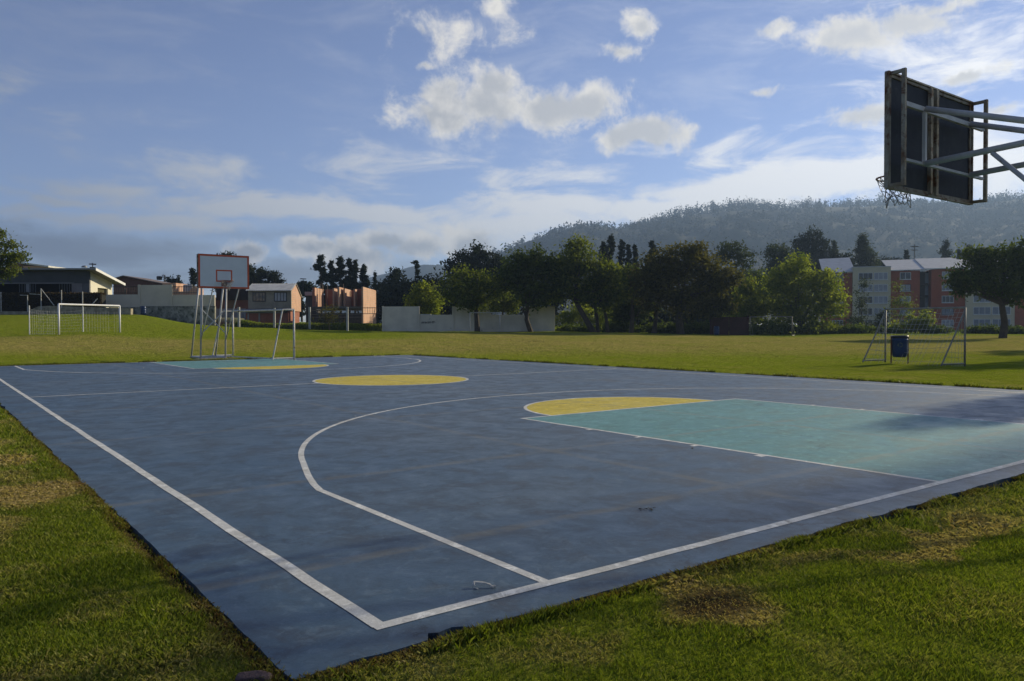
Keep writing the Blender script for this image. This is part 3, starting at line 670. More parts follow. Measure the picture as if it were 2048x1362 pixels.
# ---- drum bin on posts
p = W(1799.5, 727, 28.0); p[2] = tz(p[0], p[1])
T = thing('rubbish_bin', 'blue plastic drum bin hung between two red-brown posts in front of the right goal', 'rubbish bin', p, -YAW)
m_post = mat('red_brown_post', (0.13, 0.04, 0.025), (0.08, 0.03, 0.02), 4, .6)
body = MB().lathe([(.20, .22), (.235, .26), (.262, .40), (.270, .62), (.268, .80), (.275, .82), (.275, .845), (.262, .86), (.258, .93), (.262, .95)], 28).obj('drum', m_drum, T, smooth=True)
MB().lathe([(.285, .90), (.285, .985), (.262, .99), (.256, .93)], 28).obj('rim_band', mat('dark_blue_rim', (.012, .018, .05), None, 3, .5), T, smooth=True)
for sx in (-1, 1):
    MB().tube([(sx*.30, 0, -.05), (sx*.30, 0, .95)], .024, 8).obj('post', m_post, T)
    MB().tube([(sx*.262, 0, .90), (sx*.33, 0, .90)], .016, 6).obj('pivot_pin', m_pipe, T)
for k_ in range(3):
    a0 = k_*2*math.pi/3+.3; mk = MB()
    def q_(a_, r_): x_ = -.10+r_*math.cos(a_); z_ = .66+r_*math.sin(a_); return (x_, -math.sqrt(.2735**2-x_**2), z_)
    st_ = np.linspace(a0, a0+1.3, 8); vs_ = [q_(a, r_) for a in st_ for r_ in (.055, .078)]+[q_(a0+1.3, .045), q_(a0+1.3, .088), q_(a0+1.62, .066)]
    mk.add(vs_, [(2*i, 2*i+2, 2*i+3, 2*i+1) for i in range(7)]+[(16, 18, 17, 15, 14)]); mk.obj('printed_arrow', mat('faded_yellow_green_print', (.15, .18, .10), None, 8, .8), body)

def drum(label, px, py, d):
    p = W(px, py, d); p[2] = tz(p[0], p[1])
    T = thing('plastic_drum', label, 'drum', p, 0, 'blue plastic drums')
    MB().lathe([(.24, 0), (.27, .03), (.29, .2), (.295, .3), (.285, .32), (.295, .34), (.295, .58), (.285, .60), (.295, .62), (.285, .82), (.25, .90), (.2, .91)], 20).obj('body', m_drum, T, smooth=True)
    MB().lathe([(.255, .895), (.255, .92), (.24, .93), (.05, .935)], 20).obj('lid', m_drum, T)
drum('blue plastic drum at the top of the grassy mound against the grey wall', 287, 627, 85)
drum('blue plastic drum in front of the dark red gate', 1433, 667, 84)

# ---- litter on the court and stones at its edge
def gnd(px, py):
    d = fw+rt2*(px-1024)/F_PX-up2*(py-681)/F_PX; return CAM-d*CAM[2]/d[2]
c = gnd(967, 1175); mb = MB(); rr = random.Random(5)
base = [(-.045, -.01), (-.05, .0), (-.044, .012), (-.02, .012), (.01, .008), (.035, .0), (.05, -.012)]
for s_ in range(3):
    mb.tube([(c[0]+(x+rr.uniform(-.004, .004))*math.cos(-YAW)-y*math.sin(-YAW), c[1]+x*math.sin(-YAW)+(y+s_*.006)*math.cos(-YAW), .006+.014*math.sin((i+.4)/6*3.14)+rr.uniform(0, .004)) for i, (x, y) in enumerate(base)], .004, 5)
mb.tube([(c[0]-.038, c[1]+.03, .010), (c[0]-.045, c[1]+.02, .004), (c[0]-.04, c[1]-.01, .004)], .002, 5)
mb.tube([(c[0]+.035, c[1]-.03, .006), (c[0]+.05, c[1]-.035, .007), (c[0]+.047, c[1]-.025, .007)], .005, 6)
tag(mb.obj('frayed_cord', mat('pale_cord', (.62, .60, .54), (.45, .43, .38), 30, .9), off=tuple(c)), 'short frayed pale cord lying on the blue court near the front corner', 'cord').location = c
c = gnd(1295, 1020); mb = MB()
for i in range(14):
    a = rr.uniform(0, 6.28); x, y = c[0]+rr.gauss(0, .035), c[1]+rr.gauss(0, .022); l_ = rr.uniform(.012, .03)
    mb.tube([(x, y, .006), (x+l_*math.cos(a)*.5, y+l_*math.sin(a)*.5, .008), (x+l_*math.cos(a), y+l_*math.sin(a), .004)], .002, 4)
tag(mb.obj('dry_twig_clump', mat('dry_dark_leaf', (.03, .025, .02), None, 20, .9), off=tuple(c)), 'small clump of dark dry twigs on the blue court', 'twigs').location = c
PB = [(1163,408.5,'below the corner'),]
for i, (px, py, sz, lb) in enumerate([(286,736,.05,'white paper scrap on the far blue court near the green key'),(711,833,.02,'small white speck beside the curved three-point line'),(1385,897,.02,'little brown leaf on the green key')]):
    c = gnd(px, py); mb = MB(); n = 7
    ring_ = [(sz*.6*(.7+.5*rr.random())*math.cos(6.283*j/n), sz*.6*(.7+.5*rr.random())*math.sin(6.283*j/n)) for j in range(n)]
    mb.add([(x, y, .0045+.25*sz*rr.random()) for x, y in ring_]+[(x, y, .003) for x, y in ring_], [tuple(range(n)), tuple(reversed(range(n, 2*n)))]+[(j, n+j, n+(j+1) % n, (j+1) % n) for j in range(n)])
    o = mb.obj('paper_scrap' if i != 2 else 'fallen_leaf', mat('scrap_white', (.6, .6, .58), None, 20, .9) if i != 2 else mat('leaf_brown', (.12, .07, .03), None, 9, .9)); o.location = (c[0], c[1], 0)
    tag(o, lb, 'litter', 'litter on the court')
def rock(name, label, c, s3, m_, seed, rz=0, n=3):
    bm = bmesh.new(); bmesh.ops.create_icosphere(bm, subdivisions=n, radius=1.0)
    for v in bm.verts:
        q_ = v.co; k_ = 1+.28*(float(vnoise(q_.x*1.3+seed, q_.y*1.3+q_.z, 1.0, seed))-.5)+.12*(float(vnoise(q_.x*4, q_.y*4+q_.z*3, 1.0, seed+2))-.5)
        v.co = Vector((max(-.75, min(.75, q_.x*k_))*s3[0], max(-.72, min(.72, q_.y*k_))*s3[1], max(-.6, min(.6, q_.z*k_))*s3[2]))
    me = bpy.data.meshes.new(name); bm.to_mesh(me); bm.free(); me.materials.append(m_); me.polygons.foreach_set('use_smooth', [True]*len(me.polygons))
    o = bpy.data.objects.new(name, me); COL.objects.link(o); o.location = c; o.rotation_euler = (0, 0, rz); return tag(o, label, 'stone')
m_stone = mat('red_brown_stone', (.105, .06, .055), (.065, .04, .038), 14, .9, bump=.8, bscale=60, c3=(.16, .11, .09), t3=(.5, .7), s3=22)
rock('edge_stone', 'reddish brown stone half sunk in the grass at the bottom corner of the court', tuple(gnd(508, 1356)+np.array([0, 0, -.012])), (.085, .05, .045), m_stone, 4, -YAW+.12)
rock('broken_edge_block', 'dark reddish lump of earth in the broken front edge of the court', (.215, Y0+.01, -.035), (.10, .032, .034), m_stone, 9, 0.03)

# ================================================================ BUILDINGS AND WALLS (built in frames turned to the place they stand in)
class Fr:
    def __init__(s, name, label, cat, px, py, d, rot=0.0, group=None):
        s.O = W(px, py, d); s.px = px; s.d = d; s.rot = rot
        s.T = thing(name, label, cat, s.O, -YAW+rot, group)
        a = -YAW+rot; s.X = np.array([math.cos(a), math.sin(a)]); s.Y = np.array([-math.sin(a), math.cos(a)])
    def x(s, px, y=0.0):
        """local x where the sight line of pixel column px crosses local depth y"""
        t_ = (px-1024)/F_PX; D = FH[:2]+rt[:2]*t_
        P0 = CAM[:2]-s.O[:2]-s.Y*y
        det = D[0]*(-s.X[1])-D[1]*(-s.X[0]); k_ = (-(P0[0])*(-s.X[1])+(P0[1])*(-s.X[0]))/det
        q_ = CAM[:2]+D*k_-s.O[:2]; return float(q_@s.X)
    def dep(s, x, y):
        q_ = s.O[:2]+s.X*x+s.Y*y-CAM[:2]; return float(q_@FH[:2])
    def z(s, py, px=None, y=0.0, x=None):
        px = s.px if px is None else px; x = s.x(px, y) if x is None else x
        return float(CAM[2]+(hor(px)-py)/F_PX*s.dep(x, y)-s.O[2])
    def box(s, px0, px1, pt, pb, y0, y1, mb=None):
        xa, xb = s.x(px0, y0), s.x(px1, y0); pm = (px0+px1)/2
        return (mb or MB()).box((xa, y0, s.z(pb, pm, y0)), (xb, y1, s.z(pt, pm, y0)))
def window(fr, parent, x0, x1, z0, z1, y, m_frame, m_glass, nmull=1, curtain=None, sill=None, fw_=.06):
    """window let onto the wall at local depth y (front face)"""
    mb = MB()
    mb.box((x0, y-.03, z0), (x1, y+.03, z0+fw_)); mb.box((x0, y-.03, z1-fw_), (x1, y+.03, z1))
    mb.box((x0, y-.03, z0+fw_), (x0+fw_, y+.03, z1-fw_)); mb.box((x1-fw_, y-.03, z0+fw_), (x1, y+.03, z1-fw_))
    for i in range(1, nmull+1):
        xm = x0+(x1-x0)*i/(nmull+1); mb.box((xm-fw_*.4, y-.025, z0+fw_), (xm+fw_*.4, y+.02, z1-fw_))
    w_ = mb.obj('window', m_frame, parent)
    MB().box((x0+fw_*.6, y-.008, z0+fw_*.6), (x1-fw_*.6, y+.004, z1-fw_*.6)).obj('pane', m_glass, w_)
    if sill: MB().box((x0-.05, y-.10, z0-.08), (x1+.05, y-.0, z0-.002)).obj('sill', sill, w_)
    return w_
glass_d = mat('window_glass_dark', (.020, .024, .032), (.03, .034, .042), .8, .12, spec=.6)
glass_c = mat('window_glass_curtained', (.20, .22, .26), (.14, .155, .19), 1.6, .25, spec=.5)
glass_w = mat('window_glass_white_curtain', (.30, .31, .33), (.22, .23, .26), 1.6, .25, spec=.5)
glass_b = mat('window_glass_brown_room', (.22, .16, .10), (.03, .03, .03), 1.3, .15, spec=.6)
m_wfr = mat('white_window_frame', (.62, .62, .60), None, 4, .5)
m_dfr = mat('dark_window_frame', (.03, .032, .035), None, 4, .5)
br_or = brickmat('sun_toned_clay_block', (.50, .27, .16), (.56, .31, .19), (.36, .30, .25), .40, .26, .03)  # paler clay block for sunlit walls, sunlight put into the colour
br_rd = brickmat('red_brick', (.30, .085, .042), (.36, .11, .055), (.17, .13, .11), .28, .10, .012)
br_ap = brickmat('orange_apartment_brick', (.29, .060, .022), (.34, .075, .028), (.26, .09, .045), .30, .10, .010)
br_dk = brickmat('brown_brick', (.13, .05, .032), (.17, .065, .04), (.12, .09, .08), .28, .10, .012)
m_wallg = mat('weathered_white_wall', (.70, .63, .50), (.56, .505, .40), .5, .9, c3=(.13, .125, .11), t3=(.62, .80), s3=1.3, bump=.3, bscale=8)
m_wallp = mat('painted_grey_wall', (.60, .54, .43), (.49, .445, .355), .35, .9, c3=(.13, .14, .11), t3=(.66, .80), s3=.9)
m_rub = mat('rubble_foundation', (.36, .35, .29), (.15, .15, .12), 1.6, .95, c3=(.06, .07, .045), t3=(.5, .66), s3=2.6, bump=1.0, bscale=6)
m_stonew = mat('stone_retaining_wall', (.38, .34, .25), (.22, .19, .135), 2.2, .95, c3=(.10, .09, .06), t3=(.58, .7), s3=3.5, bump=1.0, bscale=5)
m_sheet = mat('roof_sheet_light', (.62, .61, .56), (.48, .475, .44), 1.2, .6)
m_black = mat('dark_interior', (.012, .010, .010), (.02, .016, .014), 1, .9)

def corrugated(mb, x0, x1, ya, yb, za, zb, n, amp=.03, th=.05):
    """roof sheet from front edge (ya,za) to back edge (yb,zb), ribs running front to back"""
    N = n*4; top = []; 
    xs = np.linspace(x0, x1, N+1)
    vs_ = []
    for x in xs:
        o_ = amp*math.sin((x-x0)/(x1-x0)*n*2*math.pi)
        vs_ += [(x, ya, za+o_), (x, yb, zb+o_), (x, ya, za+o_-th), (x, yb, zb+o_-th)]
    fs = []
    for i in range(N):
        a = i*4; b_ = a+4; fs += [(a, b_, b_+1, a+1), (a+2, a+3, b_+3, b_+2), (a, a+2, b_+2, b_), (a+1, b_+1, b_+3, a+3)]
    fs += [(0, 1, 3, 2), (N*4, N*4+2, N*4+3, N*4+1)]
    return mb.add(vs_, fs)

# -- low grey sports building on the left
F = Fr('sports_building', 'long low dark grey building with sloping white-edged roof and open bays on the left', 'building', 180, 626, 88)
m_fas = mat('dark_cladding', (.060, .062, .066), (.045, .047, .052), .8, .7)
m_crm = mat('cream_render', (.62, .59, .48), (.55, .52, .43), .8, .85)
xL, xR = F.x(-70), 0.0; zt = F.z(540); zl = F.z(567); zb = -1.2
MB().box((xL, 0, zl), (xR, .25, zt)).obj('upper_wall', m_fas, F.T)
mb = MB()
for a, c in ((-70, -62), (53, 62), (166, 180)): mb.box((F.x(a), 0.0, zb), (F.x(c), .25, zl-.002))
mb.box((F.x(-62)+.002, 0, zb), (F.x(53)-.002, .25, .3)); mb.box((F.x(62)+.002, 0, zb), (F.x(166)-.002, .25, .3)); mb.obj('pillar_wall', mat('grey_pillar', (.12, .12, .125), None, 1, .8), F.T)
MB().box((F.x(54), -.06, .2), (F.x(60.5), -.003, zl-.03)).obj('pillar', mat('light_grey_pillar', (.24, .24, .245), None, 1, .8), F.T)
MB().box((F.x(145), -.05, F.z(592)), (F.x(166), -.003, zl+.02)).obj('closed_shutter', mat('shutter_grey', (.20, .18, .175), None, 1, .7), F.T)
MB().box((xL, -.10, zl-.02), (F.x(150), -.004, zl+.12)).obj('lintel', mat('lintel_grey', (.17, .17, .175), None, 1, .7), F.T)
for a, c in ((40, 53), (62, 77), (120, 144)):
    mb = MB(); 
    for xx in np.arange(F.x(a), F.x(c), .28): mb.box((xx, -.02, .3), (xx+.05, .03, zl-.03))
    mb.obj('window_grille', mat('grille_grey', (.11, .115, .12), None, 2, .6), F.T)
dpt = 5.0
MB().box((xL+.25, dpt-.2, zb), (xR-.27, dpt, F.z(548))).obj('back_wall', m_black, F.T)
MB().box((xL, .26, zb), (xL+.2, dpt-.21, zt-.3)).obj('end_wall', m_fas, F.T)
# sunlit end wall with an opening
zs = lambda y: zt-.02-(y/dpt)*.95
mb = MB(); y1, y2, y3, y4 = .25+1.3, .25+1.5, 4.0, dpt
def panel(mb, ya, yb, zA0, zA1, zB0, zB1, x0=xR-.25, x1=xR): mb.hexa([(x0, ya, zA0), (x1, ya, zA0), (x1, yb, zB0), (x0, yb, zB0), (x0, ya, zA1), (x1, ya, zA1), (x1, yb, zB1), (x0, yb, zB1)])
panel(mb, .252, y2, zb, zs(.25), zb, zs(y2)); panel(mb, y2, y3, F.z(574), zs(y2), F.z(574), zs(y3)); panel(mb, y2, y3, zb, F.z(604), zb, F.z(604)); panel(mb, y3, y4, zb, zs(y3), zb, zs(y4))
mb.obj('sunlit_end_wall', m_crm, F.T)
MB().box((xR-.6, y2+.02, F.z(604)+.01), (xR-.3, y3-.02, F.z(574)-.01)).obj('end_opening', mat('olive_interior', (.06, .055, .02), None, 1, .9), F.T)
# porch wall continuing to the right of the end wall
MB().box((xR-.02+.03, 4.4, zb), (xR+1.0, 4.65, F.z(611))).obj('porch_wall', m_crm, F.T)
mb = MB(); xe = F.x(193, -.9); zr0 = F.z(537, 193, -.9); 
corrugated(mb, xL-.5, xe, -.9, dpt+.6, zr0, zr0-1.35, 60, .02, .06); mb.obj('roof', mat('metal_roof_underside', (.16, .155, .14), None, 1, .6), F.T)
MB().hexa([(xe+.002, -.95, zr0-.22), (xe+.06, -.95, zr0-.22), (xe+.06, dpt+.65, zr0-1.57), (xe+.002, dpt+.65, zr0-1.57), (xe+.002, -.95, zr0+.06), (xe+.06, -.95, zr0+.06), (xe+.06, dpt+.65, zr0-1.29), (xe+.002, dpt+.65, zr0-1.29)]).obj('bargeboard', mat('white_bargeboard', (.72, .72, .70), None, 1, .5), F.T)
MB().box((xL-.5, -.96, zr0-.12), (xe, -.905, zr0+.05)).obj('gutter', mat('grey_gutter', (.26, .26, .265), None, 1, .5), F.T)

# -- brick house upper floor behind it, and the brown gabled house beside it
F = Fr('brick_house', 'brick upper storey with pale roof showing above the left grey building', 'house', 60, 560, 115)
F.box(17, 48, 526, 575, 0, 5).obj('wall', br_dk, F.T); F.box(48.3, 98, 531.5, 575, 0, 5).obj('sun_toned_wall', br_or, F.T)  # right part coloured as if sunlit, left part dark brown brick
mb = MB(); xa, xb = F.x(46), F.x(101); z0 = F.z(526); mb.hexa([(xa, -.3, z0-.1), (xb, -.3, z0-.65), (xb, 5.3, z0-.65), (xa, 5.3, z0-.1), (xa, -.3, z0+.12), (xb, -.3, z0-.43), (xb, 5.3, z0-.43), (xa, 5.3, z0+.12)]); mb.obj('roof', m_sheet, F.T)
F = Fr('gabled_house', 'brown brick house with low slanting roof behind the railing wall', 'house', 290, 620, 106)
xs = [F.x(228), F.x(250), F.x(345)]; zz = [F.z(560), F.z(553), F.z(572)]
mb = MB(); y1 = 7.0; mb.add([(xs[0], 0, -1), (xs[2], 0, -1), (xs[2], 0, zz[2]), (xs[1], 0, zz[1]), (xs[0], 0, zz[0]), (xs[0], y1, -1), (xs[2], y1, -1), (xs[2], y1, zz[2]), (xs[1], y1, zz[1]), (xs[0], y1, zz[0])],
    [(0, 1, 2, 3, 4), (9, 8, 7, 6, 5), (0, 5, 6, 1), (1, 6, 7, 2), (0, 4, 9, 5)]); mb.obj('wall', br_dk, F.T)
mb = MB(); 
for (xa, za), (xb, zb_) in (((xs[0]-.4, zz[0]-.1), (xs[1], zz[1])), ((xs[1], zz[1]), (xs[2]+.5, zz[2]-.1))):
    mb.hexa([(xa, -.4, za+.02), (xb, -.4, zb_+.02), (xb, y1+.3, zb_+.02), (xa, y1+.3, za+.02), (xa, -.4, za+.14), (xb, -.4, zb_+.14), (xb, y1+.3, zb_+.14), (xa, y1+.3, za+.14)])
mb.obj('roof', mat('brown_tin_roof', (.22, .17, .14), (.15, .11, .09), 1, .6), F.T)
window(F, F.T, F.x(249), F.x(255), F.z(591), F.z(576), -.04, mat('orange_window_frame', (.55, .25, .15), None, 3, .7), glass_b, 0)
F = Fr('orange_house', 'sunlit orange plastered house with white gate seen above the grey wall', 'house', 360, 625, 102)
F.box(326, 353, 566, 640, .3, 4).obj('wall', br_or, F.T); F.box(353.5, 378, 583, 640, .1, 3).obj('low_wall', br_or, F.T)
mb = MB(); xa, xb, xc = F.x(378), F.x(388), F.x(396)
mb.add([(xa, .1, -1), (xc, .1, -1), (xc, .1, F.z(577)), (xb, .1, F.z(572)), (xa, .1, F.z(583)), (xa, 2, -1), (xc, 2, -1), (xc, 2, F.z(577)), (xb, 2, F.z(572)), (xa, 2, F.z(583))], [(0, 1, 2, 3, 4), (9, 8, 7, 6, 5), (1, 6, 7, 2), (2, 7, 8, 3), (3, 8, 9, 4), (0, 4, 9, 5)])
mb.obj('gable_wall', br_or, F.T)
window(F, F.T, F.x(358), F.x(376), F.z(583), F.z(568), 1.5, m_wfr, glass_w, 3)

# -- grey boundary wall with railings on the left
F = Fr('grey_boundary_wall', 'tall grey painted wall on rubble footing with dark railings, left of the far hoop', 'wall', 330, 640, 88.5)
def seg(F, a, c, pt, m_, y0=0., y1=.22, n='wall_panel', zb_=-1.5): return MB().box((F.x(a, y0)+.002, y0, zb_), (F.x(c, y0)-.002, y1, F.z(pt, (a+c)/2))).obj(n, m_, F.T)
seg(F, 196, 280, 589, m_wallp, zb_=F.z(614)); seg(F, 280, 343, 570, m_wallp, zb_=F.z(612)); seg(F, 343, 430, 590, m_wallp, zb_=F.z(612))
for a in (279, 343): seg(F, a-2.4, a+2.4, 569.3, m_wallp, -.06, -.002, 'buttress', F.z(614))
for a, c, pt in ((243, 280, 614.2), (280, 343, 612.2), (343, 430, 612.2)): seg(F, a, c, pt, m_rub, -.12, .24, 'rubble_footing', -2.5)
m_rail = mat('dark_iron', (.03, .022, .02), None, 4, .7)
for a, c in ((226, 278), (344, 396)):
    mb = MB(); za, zc = F.z(588.5, (a+c)/2), F.z(572, (a+c)/2)
    for zz_ in (za+.12, zc-.12): mb.box((F.x(a), .08, zz_), (F.x(c), .13, zz_+.07))
    for xx in np.arange(F.x(a)+.1, F.x(c), .19): mb.box((xx, .09, za), (xx+.03, .12, zc))
    mb.obj('railing', m_rail, F.T)
# -- stone retaining wall, hedge and wire fence above the mound
F = Fr('stone_retaining_wall', 'low pale stone retaining wall under the hedge on the left mound', 'retaining wall', 120, 627, 83.5)
mb = MB(); prof = [(-80, 622, 633), (56, 622.5, 632), (76, 613, 631), (100, 611.5, 630), (180, 614, 627.5), (262, 617, 626)]
for (a, t0, b0), (c, t1, b1) in zip(prof, prof[1:]):
    xa, xb = F.x(a), F.x(c); mb.hexa([(xa, 0, F.z(b0+6, a)), (xb, 0, F.z(b1+6, c)), (xb, .5, F.z(b1+6, c)), (xa, .5, F.z(b0+6, a)), (xa, 0, F.z(t0, a)), (xb, 0, F.z(t1, c)), (xb, .5, F.z(t1, c)), (xa, .5, F.z(t0, a))])
mb.obj('stonework', m_stonew, F.T)
F = Fr('wire_fence', 'leaning white pipe posts of a wire fence in front of the dark hedge', 'fence', 90, 620, 83.2)
for a, pt, pb in ((-60, 584, 624), (3, 584, 624), (56, 590, 624), (83, 577, 620), (124, 580, 616), (166, 583, 616)): MB().tube([(F.x(a), 0, F.z(pb, a)), (F.x(a), 0, F.z(pt, a))], .045, 6).obj('post', m_pipe2, F.T)
MB().tube([(F.x(83.5), 0, F.z(578)), (F.x(107), .2, F.z(611))], .04, 6).obj('brace', m_pipe2, F.T)
MB().tube([(F.x(184), 0, F.z(610)), (F.x(194), .2, F.z(597))], .05, 6).obj('brace', m_pipe2, F.T)
MB().tube([(F.x(41), 0, F.z(590)), (F.x(55), 0, F.z(590.5))], .035, 6).obj('rail', m_pipe2, F.T)
MB().tube([(F.x(60), 0, F.z(587.5)), (F.x(82), 0, F.z(589))], .035, 6).obj('rail', m_pipe2, F.T)

# -- houses and walls behind the far hoop
F = Fr('grey_house', 'two storey house with corrugated pale roof, grey front and sunlit clay block gable', 'house', 583, 652, 100, 0.0)
hx0, hx1 = F.x(497), 0.0; zE, zR = F.z(581), F.z(568, None, 3.0); m_gr = mat('grey_render', (.29, .265, .205), (.21, .19, .15), .9, .9)
gy = 4.6
MB().box((hx0, 0, F.z(617.5)), (hx1, .2, zE)).obj('front_wall', m_gr, F.T)
MB().box((hx0-1.0, .0, -1.0), (hx1-.35, .2, F.z(626))).obj('ground_floor_wall', br_rd, F.T)
def gable(x0, x1, zlow, nm, m_, y0=0.202):
    ym = 2.1; 
    MB().add([(x1, y0, zlow), (x1, gy, zlow), (x1, gy, zE-.75), (x1, ym, zR-.15), (x1, y0, zE-.05), (x0, y0, zlow), (x0, gy, zlow), (x0, gy, zE-.75), (x0, ym, zR-.15), (x0, y0, zE-.05)],
        [(0, 1, 2, 3, 4), (9, 8, 7, 6, 5), (0, 5, 6, 1), (1, 6, 7, 2), (2, 7, 8, 3), (3, 8, 9, 4), (4, 9, 5, 0)]).obj(nm, m_, F.T)
gable(hx1-.2, hx1, F.z(622), 'gable_wall', br_or)
gable(hx0, hx0+.2, -1, 'left_gable_wall', m_gr)
MB().box((hx1-.55, .205, -1), (hx1-.15, gy-.2, F.z(622)-.004)).obj('lower_side_wall', br_rd, F.T)
MB().box((hx0, gy-.2, -1), (hx1-.21, gy, zE-.8)).obj('back_wall', m_gr, F.T)
mb = MB(); corrugated(mb, hx0-.2, hx1+.15, -.45, 2.1, zE-.0, zR, 26, .035, .04); mb.obj('roof_front', m_sheet, F.T)
mb = MB(); corrugated(mb, hx0-.2, hx1+.15, 2.104, gy+.3, zR, zE-.75, 26, .035, .04); mb.obj('roof_back', m_sheet, F.T)
window(F, F.T, F.x(506), F.x(532), F.z(603), F.z(584.5), -.04, m_dfr, glass_b, 3, fw_=.09)
window(F, F.T, F.x(549), F.x(574.5), F.z(603), F.z(584.5), -.04, m_dfr, glass_w, 3, fw_=.09)
mb = MB(); xa, xb = F.x(495), F.x(574); mb.hexa([(xa, -.9, F.z(622.5)), (xb, -.9, F.z(621.5)), (xb, -.004, F.z(617.5)), (xa, -.004, F.z(618.5)), (xa, -.9, F.z(621.8)), (xb, -.9, F.z(620.8)), (xb, -.004, F.z(616.5)), (xa, -.004, F.z(617.5))]); mb.obj('awning', mat('dark_blue_sheet', (.035, .045, .075), (.06, .07, .10), 1, .5), F.T)
MB().box((hx0-.3, -.05, F.z(626.3)+.0), (hx1-.9, .0, F.z(621))).obj('ledge_beam', mat('pale_beam', (.20, .21, .22), None, 1, .8), F.T)
for xx in (F.x(519), F.x(497)): MB().box((xx-.1, -.06, -1), (xx+.1, -.003, F.z(626.5))).obj('concrete_column', m_conc, F.T)

F = Fr('red_brick_shed', 'dark brick house with black roof and sheet metal fence half hidden by the far hoop', 'house', 470, 650, 108)
F.box(424, 498, 596, 660, 0, 3).obj('wall', br_dk, F.T)
F.box(433, 499, 576, 600, -.3, 3.5).obj('roof', mat('black_roof', (.018, .014, .014), None, 1, .9), F.T)
F.box(456, 468, 599, 617, -.05, -.003).obj('door_panel', mat('tan_panel', (.13, .09, .04), None, 1, .8), F.T)
F = Fr('terracotta_house', 'small terracotta house with two arched windows left of the far hoop legs', 'house', 420, 645, 112)
F.box(404, 436, 600, 650, 0, 3).obj('wall', br_rd, F.T)
F.box(402, 440, 595, 600.5, -.4, 3.3).obj('roof', mat('terracotta_roof', (.30, .11, .06), (.2, .07, .04), 1, .9), F.T)
for a, c in ((410, 416), (425, 432)): window(F, F.T, F.x(a), F.x(c), F.z(616), F.z(604), -.05, m_wfr, glass_w, 1)
F = Fr('sheet_metal_fence', 'pale blue-grey sheet metal fence behind the legs of the far hoop', 'fence', 450, 650, 93)
mb = MB(); corrugated(mb, 0, 1, 0, 1, 0, 1, 2) if False else None
xa, xb = F.x(398), F.x(492); n = 46; zt_, zb_ = F.z(617, 450), F.z(636, 450)
vs_ = []; 
for i in range(n+1): 
    x = xa+(xb-xa)*i/n; y = .04*(i % 2); vs_ += [(x, y, zb_-.6), (x, y, zt_), (x, y+.02, zb_-.6), (x, y+.02, zt_)]
mb.add(vs_, [f for i in range(n) for f in ((4*i, 4*i+4, 4*i+5, 4*i+1), (4*i+2, 4*i+3, 4*i+7, 4*i+6), (4*i+1, 4*i+5, 4*i+7, 4*i+3))]); mb.obj('sheeting', mat('zinc_sheet', (.17, .18, .21), (.14, .15, .175), .8, .6), F.T)
F = Fr('low_brick_wall', 'low dark brick wall behind the far hoop', 'wall', 440, 655, 89)
F.box(398, 470, 645, 672, 0, .3).obj('brickwork', br_dk, F.T)
rock('soil_mound', 'pale heap of earth behind the legs of the far hoop', tuple(W(445, 650, 91)), (3.2, 2, 1.4), mat('pale_soil', (.16, .14, .10), (.10, .11, .05), 1, .95), 12)

# -- unfinished brick building
F = Fr('unfinished_building', 'roofless unfinished clay block building with several stub walls', 'building', 688, 655, 96)
H_t = F.z(573)
def wallbox(px, w0, w1, y0, y1, pt, nm, m_): pass
def blk(a, c, y0, y1, pt, nm='block_wall', m_=br_rd, zlow=None, yref=None): 
    yr = y0 if yref is None else yref; return MB().box((F.x(a, yr), y0, -1 if zlow is None else zlow), (F.x(c, yr), y1, F.z(pt, (a+c)/2, yr))).obj(nm, m_, F.T)
zf = F.z(613)
# side walls facing the sun get lit block colour, cross walls a darker shaded one
def side(px, y0, y1, pt0, pt1, th=.2, nm='sun_toned_wall', zlow=-1.):
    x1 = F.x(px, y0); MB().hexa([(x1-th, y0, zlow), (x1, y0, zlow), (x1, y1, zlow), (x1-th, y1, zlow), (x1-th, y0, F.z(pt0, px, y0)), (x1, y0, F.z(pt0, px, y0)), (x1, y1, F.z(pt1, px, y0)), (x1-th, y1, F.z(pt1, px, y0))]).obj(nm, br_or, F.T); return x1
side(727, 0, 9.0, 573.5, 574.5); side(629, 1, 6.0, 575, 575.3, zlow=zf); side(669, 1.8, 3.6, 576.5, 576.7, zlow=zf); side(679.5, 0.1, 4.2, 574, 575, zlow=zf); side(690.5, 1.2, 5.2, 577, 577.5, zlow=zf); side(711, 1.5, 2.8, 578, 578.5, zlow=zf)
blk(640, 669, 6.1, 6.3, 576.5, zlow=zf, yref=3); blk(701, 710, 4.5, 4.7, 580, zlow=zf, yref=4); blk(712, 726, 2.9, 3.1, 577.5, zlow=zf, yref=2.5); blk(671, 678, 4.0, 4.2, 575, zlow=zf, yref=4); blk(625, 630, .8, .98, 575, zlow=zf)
MB().box((F.x(625), .0, zf-.25), (F.x(727)-.22, 8.8, zf-.003)).obj('floor_slab', mat('raw_concrete', (.15, .135, .12), (.10, .09, .08), 1, .9), F.T)
MB().box((F.x(622), .4, -1), (F.x(727)-.25, .6, F.z(626))).obj('lower_wall', mat('plank_and_block', (.085, .06, .05), (.05, .038, .03), 3, .95), F.T)
mb = MB(); 
for q_ in (620, 628, 634): mb.box((F.x(622), .3, F.z(q_+1.2)), (F.x(727)-.25, .39, F.z(q_-.6)))
mb.obj('timber_rails', mat('weathered_timber', (.17, .135, .115), (.11, .085, .07), 2, .9), F.T)
for a, pt in ((640.5, 568), (645, 567), (655.5, 568), (687.6, 568), (647, 570)): MB().tube([(F.x(a, 3), 3, zf), (F.x(a, 3), 3, F.z(pt, a, 3))], .035, 5).obj('steel_rod', mat('rusty_rod', (.14, .10, .08), None, 3, .8), F.T)
